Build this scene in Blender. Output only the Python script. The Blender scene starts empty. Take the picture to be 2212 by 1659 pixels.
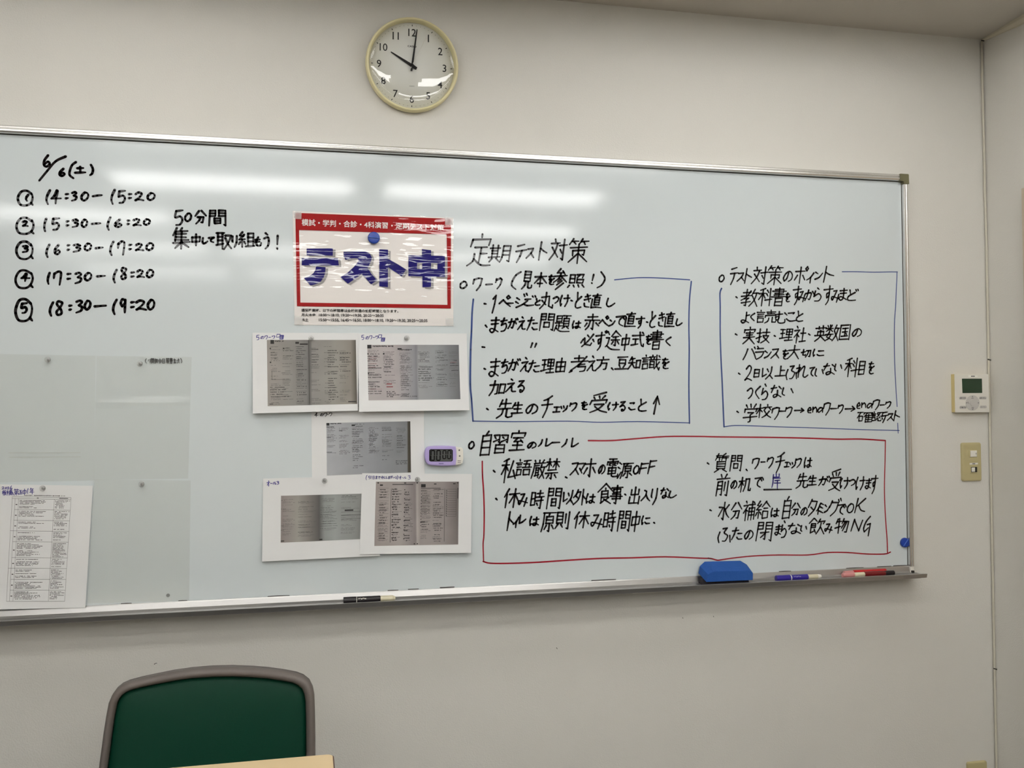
import bpy, bmesh, math, random
from mathutils import Vector, Matrix

# ------------------------------------------------------------------ camera, world, exposure
ZB = 0.88                                  # height of the writing surface's lower edge above the floor
F_PX, YAW, PITCH, ROLL = 2000.0, 0.2192, 0.0251, -0.0061
CAM = Vector((-1.7881, -2.5026, 0.4895 + ZB))
fwd = Vector((math.sin(YAW) * math.cos(PITCH), math.cos(YAW) * math.cos(PITCH), math.sin(PITCH)))
r0 = Vector((math.cos(YAW), -math.sin(YAW), 0.0))
u0 = r0.cross(fwd)
right = math.cos(ROLL) * r0 + math.sin(ROLL) * u0
up = -math.sin(ROLL) * r0 + math.cos(ROLL) * u0
cd = bpy.data.cameras.new('camera')
cd.sensor_width = 36.0
cd.lens = F_PX / 2212.0 * 36.0
cd.clip_start = 0.05
cam = bpy.data.objects.new('camera', cd)
bpy.context.scene.collection.objects.link(cam)
cam.matrix_world = Matrix(((right.x, up.x, -fwd.x, CAM.x), (right.y, up.y, -fwd.y, CAM.y),
                           (right.z, up.z, -fwd.z, CAM.z), (0, 0, 0, 1)))
sc = bpy.context.scene
sc.camera = cam
world = bpy.data.worlds.new('world')
sc.world = world
world.use_nodes = True
world.node_tree.nodes['Background'].inputs[0].default_value = (0.5, 0.5, 0.5, 1)
world.node_tree.nodes['Background'].inputs[1].default_value = 0.3
sc.view_settings.view_transform = 'Standard'
sc.view_settings.look = 'None'
sc.view_settings.gamma = 1.0
sc.view_settings.use_curve_mapping = False
sc.view_settings.exposure = 0.0
TUBE_POWER = 16.4
TUBE_COLOR = (1.0, 0.992, 0.972, 1)
sc.cycles.use_denoising = True
sc.cycles.max_bounces = 8
sc.cycles.diffuse_bounces = 5
sc.cycles.transparent_max_bounces = 12

RND = random.Random(7)

def un(px, py, y=0.0, z=None, x=None):
    """point of the room on the plane y=.., z=.. or x=.. along a surveyed sight line"""
    d = right * ((px - 1106.0) / F_PX) + up * (-(py - 829.5) / F_PX) + fwd
    if x is not None: t = (x - CAM.x) / d.x
    elif z is not None: t = (z - CAM.z) / d.z
    else: t = (y - CAM.y) / d.y
    return CAM + d * t

# ------------------------------------------------------------------ helpers
COL = bpy.context.scene.collection
def lin(c):
    c /= 255.0
    return c / 12.92 if c <= 0.04045 else ((c + 0.055) / 1.055) ** 2.4
def rgb(r, g, b): return (lin(r), lin(g), lin(b), 1)

def mat(name, col, rough=0.5, metal=0.0, spec=0.5, bump=None, var=None, coat=0.0, coat_rough=0.05, emit=None, alpha=None):
    m = bpy.data.materials.new(name)
    m.use_nodes = True
    nt = m.node_tree
    b = nt.nodes['Principled BSDF']
    b.inputs['Base Color'].default_value = col
    b.inputs['Roughness'].default_value = rough
    b.inputs['Metallic'].default_value = metal
    b.inputs['Specular IOR Level'].default_value = spec
    if coat:
        b.inputs['Coat Weight'].default_value = coat
        b.inputs['Coat Roughness'].default_value = coat_rough
    tc = nt.nodes.new('ShaderNodeTexCoord')
    if var:                                   # (scale, amount) mottling of the thing's own colour
        n = nt.nodes.new('ShaderNodeTexNoise'); n.inputs['Scale'].default_value = var[0]
        n.inputs['Detail'].default_value = 4
        nt.links.new(tc.outputs['Object'], n.inputs['Vector'])
        mx = nt.nodes.new('ShaderNodeMix'); mx.data_type = 'RGBA'
        a = var[1]
        mx.inputs['A'].default_value = tuple(c * (1 - a) for c in col[:3]) + (1,)
        mx.inputs['B'].default_value = tuple(min(1, c * (1 + a)) for c in col[:3]) + (1,)
        nt.links.new(n.outputs['Fac'], mx.inputs['Factor'])
        nt.links.new(mx.outputs['Result'], b.inputs['Base Color'])
    if bump:                                  # (scale, strength, distance[, stretch])
        n = nt.nodes.new('ShaderNodeTexNoise'); n.inputs['Scale'].default_value = bump[0]
        n.inputs['Detail'].default_value = 3
        mp = nt.nodes.new('ShaderNodeMapping')
        if len(bump) > 3: mp.inputs['Scale'].default_value = bump[3]
        nt.links.new(tc.outputs['Object'], mp.inputs['Vector'])
        nt.links.new(mp.outputs['Vector'], n.inputs['Vector'])
        bp_ = nt.nodes.new('ShaderNodeBump')
        bp_.inputs['Strength'].default_value = bump[1]; bp_.inputs['Distance'].default_value = bump[2]
        nt.links.new(n.outputs['Fac'], bp_.inputs['Height'])
        nt.links.new(bp_.outputs['Normal'], b.inputs['Normal'])
        if coat: nt.links.new(bp_.outputs['Normal'], b.inputs['Coat Normal'])
    return m

def film_mat(name, tint, haze, haze_col, rough, bump=None, ior=1.5, boost=1.0):
    """thin clear plastic: lets light through, hazes it a little and mirrors the room"""
    m = bpy.data.materials.new(name); m.use_nodes = True
    nt = m.node_tree; nt.nodes.clear()
    out = nt.nodes.new('ShaderNodeOutputMaterial')
    tr = nt.nodes.new('ShaderNodeBsdfTransparent'); tr.inputs[0].default_value = tint
    df = nt.nodes.new('ShaderNodeBsdfDiffuse'); df.inputs[0].default_value = haze_col
    gl = nt.nodes.new('ShaderNodeBsdfAnisotropic'); gl.inputs['Roughness'].default_value = rough
    geo = nt.nodes.new('ShaderNodeNewGeometry')
    dt = nt.nodes.new('ShaderNodeVectorMath'); dt.operation = 'DOT_PRODUCT'
    nt.links.new(geo.outputs['Incoming'], dt.inputs[0]); nt.links.new(geo.outputs['Normal'], dt.inputs[1])
    f0 = ((ior - 1) / (ior + 1)) ** 2
    def mth(op, a, b=None):
        n_ = nt.nodes.new('ShaderNodeMath'); n_.operation = op
        for i_, v_ in enumerate((a, b)):
            if v_ is None: continue
            if isinstance(v_, (int, float)): n_.inputs[i_].default_value = v_
            else: nt.links.new(v_, n_.inputs[i_])
        return n_.outputs[0]
    c1_ = mth('SUBTRACT', 1.0, mth('ABSOLUTE', dt.outputs['Value']))
    fr_out = mth('ADD', mth('MULTIPLY', mth('POWER', c1_, 5.0), 1 - f0), f0)
    m1 = nt.nodes.new('ShaderNodeMixShader'); m1.inputs[0].default_value = haze
    m2 = nt.nodes.new('ShaderNodeMixShader')
    ml = nt.nodes.new('ShaderNodeMath'); ml.operation = 'MULTIPLY'; ml.inputs[1].default_value = boost
    nt.links.new(tr.outputs[0], m1.inputs[1]); nt.links.new(df.outputs[0], m1.inputs[2])
    nt.links.new(fr_out, ml.inputs[0]); nt.links.new(ml.outputs[0], m2.inputs[0])
    nt.links.new(m1.outputs[0], m2.inputs[1]); nt.links.new(gl.outputs[0], m2.inputs[2])
    nt.links.new(m2.outputs[0], out.inputs[0])
    if bump:
        tc = nt.nodes.new('ShaderNodeTexCoord'); mp = nt.nodes.new('ShaderNodeMapping')
        mp.inputs['Scale'].default_value = bump[3]
        n = nt.nodes.new('ShaderNodeTexNoise'); n.inputs['Scale'].default_value = bump[0]; n.inputs['Detail'].default_value = bump[4] if len(bump) > 4 else 2
        b_ = nt.nodes.new('ShaderNodeBump'); b_.inputs['Strength'].default_value = bump[1]; b_.inputs['Distance'].default_value = bump[2]
        nt.links.new(tc.outputs['Object'], mp.inputs[0]); nt.links.new(mp.outputs[0], n.inputs['Vector'])
        nt.links.new(n.outputs['Fac'], b_.inputs['Height']); nt.links.new(b_.outputs[0], gl.inputs['Normal'])
    return m

def link(name, me, m=None, parent=None, smooth=False):
    o = bpy.data.objects.new(name, me)
    COL.objects.link(o)
    if m is not None: me.materials.append(m)
    if parent is not None:
        o.parent = parent
        o.matrix_parent_inverse = parent_world(parent).inverted()
    if smooth:
        for p in me.polygons: p.use_smooth = True
    return o
def parent_world(o):
    M = o.matrix_basis.copy()
    p = o
    while p.parent is not None:
        M = p.parent.matrix_basis @ p.matrix_parent_inverse @ M if False else p.parent.matrix_basis @ p.matrix_parent_inverse @ M
        p = p.parent
    return M
def mesh_from(name, vs, fs, m=None, parent=None, smooth=False):
    me = bpy.data.meshes.new(name)
    me.from_pydata([tuple(v) for v in vs], [], fs); me.update()
    return link(name, me, m, parent, smooth)
def bm_obj(name, bm, m=None, parent=None, smooth=False):
    bmesh.ops.recalc_face_normals(bm, faces=bm.faces)
    me = bpy.data.meshes.new(name); bm.to_mesh(me); bm.free()
    return link(name, me, m, parent, smooth)
def empty(name, loc, label, cat, group=None):
    o = bpy.data.objects.new(name, None); COL.objects.link(o)
    o.location = loc; o.empty_display_size = 0.05
    return tag(o, label, cat, group)
def tag(o, label=None, cat=None, group=None, kind=None):
    if label: o['label'] = label
    if cat: o['category'] = cat
    if group: o['group'] = group
    if kind: o['kind'] = kind
    return o

def add_box(bm, lo, hi, bev=0.0, seg=2, M=None):
    lo, hi = Vector(lo), Vector(hi)
    r = bmesh.ops.create_cube(bm, size=1.0)
    c, s = (lo + hi) / 2, hi - lo
    for v in r['verts']: v.co = Vector((v.co.x * s.x, v.co.y * s.y, v.co.z * s.z)) + c
    vs = r['verts']
    if bev > 0:
        es = list({e for v in vs for e in v.link_edges})
        q = bmesh.ops.bevel(bm, geom=es, offset=bev, segments=seg, affect='EDGES', profile=0.5)
        vs = list({v for f in q['faces'] for v in f.verts} | {v for v in vs if v.is_valid})
    if M is not None:
        for v in vs: v.co = M @ v.co
def box(name, lo, hi, m, parent=None, bev=0.0, seg=2, M=None):
    bm = bmesh.new(); add_box(bm, lo, hi, bev, seg, M)
    return bm_obj(name, bm, m, parent)
def add_tube(bm, pts, rad, n=12, cap=True):
    pts = [Vector(p) for p in pts]
    rads = rad if isinstance(rad, (list, tuple)) else [rad] * len(pts)
    rings = []; prev = None
    for i, p in enumerate(pts):
        t = (pts[min(i + 1, len(pts) - 1)] - pts[max(i - 1, 0)]).normalized()
        if prev is None:
            a = Vector((0, 0, 1)) if abs(t.z) < 0.9 else Vector((1, 0, 0))
            nrm = t.cross(a).normalized()
        else:
            nrm = (prev - t * prev.dot(t)).normalized()
        prev = nrm; bi = t.cross(nrm)
        rings.append([bm.verts.new(p + rads[i] * (math.cos(2 * math.pi * k / n) * nrm + math.sin(2 * math.pi * k / n) * bi)) for k in range(n)])
    for a, b in zip(rings, rings[1:]):
        for k in range(n): bm.faces.new((a[k], a[(k + 1) % n], b[(k + 1) % n], b[k]))
    if cap:
        bm.faces.new(rings[0][::-1]); bm.faces.new(rings[-1])
def tube(name, pts, rad, m, parent=None, n=12):
    bm = bmesh.new(); add_tube(bm, pts, rad, n)
    return bm_obj(name, bm, m, parent, True)
def add_prism(bm, poly, axis, lo, hi):
    """extrude a closed 2-D polygon along an axis; poly holds the other two coordinates in xyz order"""
    def P(a, b, t):
        return {'x': (t, a, b), 'y': (a, t, b), 'z': (a, b, t)}[axis]
    A = [bm.verts.new(P(a, b, lo)) for a, b in poly]; B = [bm.verts.new(P(a, b, hi)) for a, b in poly]
    n = len(poly)
    for i in range(n): bm.faces.new((A[i], A[(i + 1) % n], B[(i + 1) % n], B[i]))
    bm.faces.new(A[::-1]); bm.faces.new(B)
def prism(name, poly, axis, lo, hi, m, parent=None, smooth=False):
    bm = bmesh.new(); add_prism(bm, poly, axis, lo, hi)
    return bm_obj(name, bm, m, parent, smooth)
def lathe(name, prof, m, parent=None, n=64, M=None, smooth=True, closed=False):
    """prof: (radius, depth) pairs spun about the -y axis"""
    vs, fs = [], []
    for r, d in prof:
        for k in range(n):
            a = 2 * math.pi * k / n
            v = Vector((r * math.cos(a), -d, r * math.sin(a)))
            vs.append(M @ v if M is not None else v)
    R = len(prof)
    for i in range(R if closed else R - 1):
        j = (i + 1) % R
        for k in range(n):
            fs.append((i * n + k, i * n + (k + 1) % n, j * n + (k + 1) % n, j * n + k))
    if not closed:
        fs.append(tuple(range(n))); fs.append(tuple((R - 1) * n + k for k in range(n))[::-1])
    me = bpy.data.meshes.new(name); me.from_pydata([tuple(v) for v in vs], [], fs)
    bm = bmesh.new(); bm.from_mesh(me); bmesh.ops.remove_doubles(bm, verts=bm.verts, dist=1e-6)
    bmesh.ops.recalc_face_normals(bm, faces=bm.faces); bm.to_mesh(me); bm.free()
    o = link(name, me, m, parent, smooth)
    return o

def rrect(x0, z0, x1, z1, r, n=5):
    pts = []
    for cx, cz, a0 in ((x1 - r, z1 - r, 0), (x0 + r, z1 - r, 90), (x0 + r, z0 + r, 180), (x1 - r, z0 + r, 270)):
        for k in range(n + 1):
            a = math.radians(a0 + 90 * k / n)
            pts.append((cx + r * math.cos(a), cz + r * math.sin(a)))
    return pts

# --- text: outlines of the built-in face, mapped onto a quadrilateral
def text_shape(body, bold=0.0, mirror=False):
    cu = bpy.data.curves.new('t', 'FONT'); cu.body = body; cu.size = 1.0; cu.offset = bold
    cu.resolution_u = 3
    o = bpy.data.objects.new('t', cu); COL.objects.link(o)
    bpy.context.view_layer.update()
    me = bpy.data.meshes.new_from_object(o.evaluated_get(bpy.context.evaluated_depsgraph_get()))
    vs = [(v.co.x, v.co.y) for v in me.vertices]; fs = [tuple(p.vertices) for p in me.polygons]
    bpy.data.objects.remove(o); bpy.data.curves.remove(cu); bpy.data.meshes.remove(me)
    xs = [v[0] for v in vs]; ys = [v[1] for v in vs]
    x0, x1, y0, y1 = min(xs), max(xs), min(ys), max(ys)
    out = [((x - x0) / (x1 - x0), (y1 - y) / (y1 - y0)) for x, y in vs]
    if mirror: out = [(1 - u, v) for u, v in out]
    return out, fs, (x1 - x0), (y1 - y0)
def text_quad(name, body, quad, m, parent, place, bold=0.0, mirror=False):
    """quad: four corners (tl,tr,br,bl) in any 2-D frame; place maps that frame to the room"""
    st, fs, _, _ = text_shape(body, bold, mirror)
    tl, tr, br, bl = quad
    vs = []
    for u, v in st:
        a = (tl[0] * (1 - u) + tr[0] * u, tl[1] * (1 - u) + tr[1] * u)
        b = (bl[0] * (1 - u) + br[0] * u, bl[1] * (1 - u) + br[1] * u)
        vs.append(place(a[0] * (1 - v) + b[0] * v, a[1] * (1 - v) + b[1] * v))
    return mesh_from(name, vs, fs, m, parent)

class Crop:
    """a surveyed detail: local coordinates -> photo coordinates -> a plane in the room"""
    def __init__(s, ox, oy, k, y=0.0, lift=None): s.ox, s.oy, s.k, s.y, s.lift = ox, oy, k, y, lift
    def __call__(s, a, b, dy=0.0):
        p = un(s.ox + a / s.k, s.oy + b / s.k, s.y)
        if s.lift: p.y -= s.lift(p.x, p.z)
        p.y -= dy
        return p

# --- pen strokes
def smooth_line(pts, thr):
    n = len(pts)
    if n < 3: 
        return [pts[0] + (pts[-1] - pts[0]) * t / 3 for t in range(4)]
    cor = [True] + [False] * (n - 2) + [True]
    for i in range(1, n - 1):
        a, b = pts[i] - pts[i - 1], pts[i + 1] - pts[i]
        if a.length > 0 and b.length > 0 and a.angle(b) > thr: cor[i] = True
    out = []
    for i in range(n - 1):
        p1, p2 = pts[i], pts[i + 1]
        p0 = pts[i - 1] if i > 0 and not cor[i] else p1 - (p2 - p1) * 0.4
        p3 = pts[i + 2] if i + 2 < n and not cor[i + 1] else p2 + (p2 - p1) * 0.4
        for k in range(4):
            t = k / 4
            out.append(0.5 * ((2 * p1) + (p2 - p0) * t + (2 * p0 - 5 * p1 + 4 * p2 - p3) * t * t + (3 * p1 - p0 - 3 * p2 + p3) * t ** 3))
    out.append(pts[-1])
    return out
class Ink:
    def __init__(s, y=-0.0004, lift=None): s.v, s.f, s.y, s.lift = [], [], y, lift
    def P(s, p):
        y = s.y - (s.lift(p.x, p.y) if s.lift else 0)
        s.v.append((p.x, y, p.y)); return len(s.v) - 1
    def disc(s, c, r, n=8):
        k = [s.P(c + r * Vector((math.cos(2 * math.pi * i / n), math.sin(2 * math.pi * i / n)))) for i in range(n)]
        s.f.append(tuple(k))
    def stroke(s, pts, w, thr=1.3, taper=0.35):
        ln = smooth_line(pts, thr)
        n = len(ln); prev = None
        ph = RND.random() * 6
        for i, p in enumerate(ln):
            t = (ln[min(i + 1, n - 1)] - ln[max(i - 1, 0)])
            if t.length < 1e-7: t = Vector((1, 0))
            t.normalize(); nn = Vector((-t.y, t.x))
            f = i / (n - 1)
            r = 0.5 * w * (1.12 - taper * f * f * 0.9 + 0.08 * math.sin(ph + 5 * f))
            a, b = s.P(p + nn * r), s.P(p - nn * r)
            if prev: s.f.append((prev[0], prev[1], b, a))
            prev = (a, b)
            if i % 4 == 0 or i == n - 1: s.disc(p, r)
    def build(s, name, m, parent, label=None):
        o = mesh_from(name, s.v, s.f, m, parent)
        if label: o['label'] = label
        return o

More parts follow.
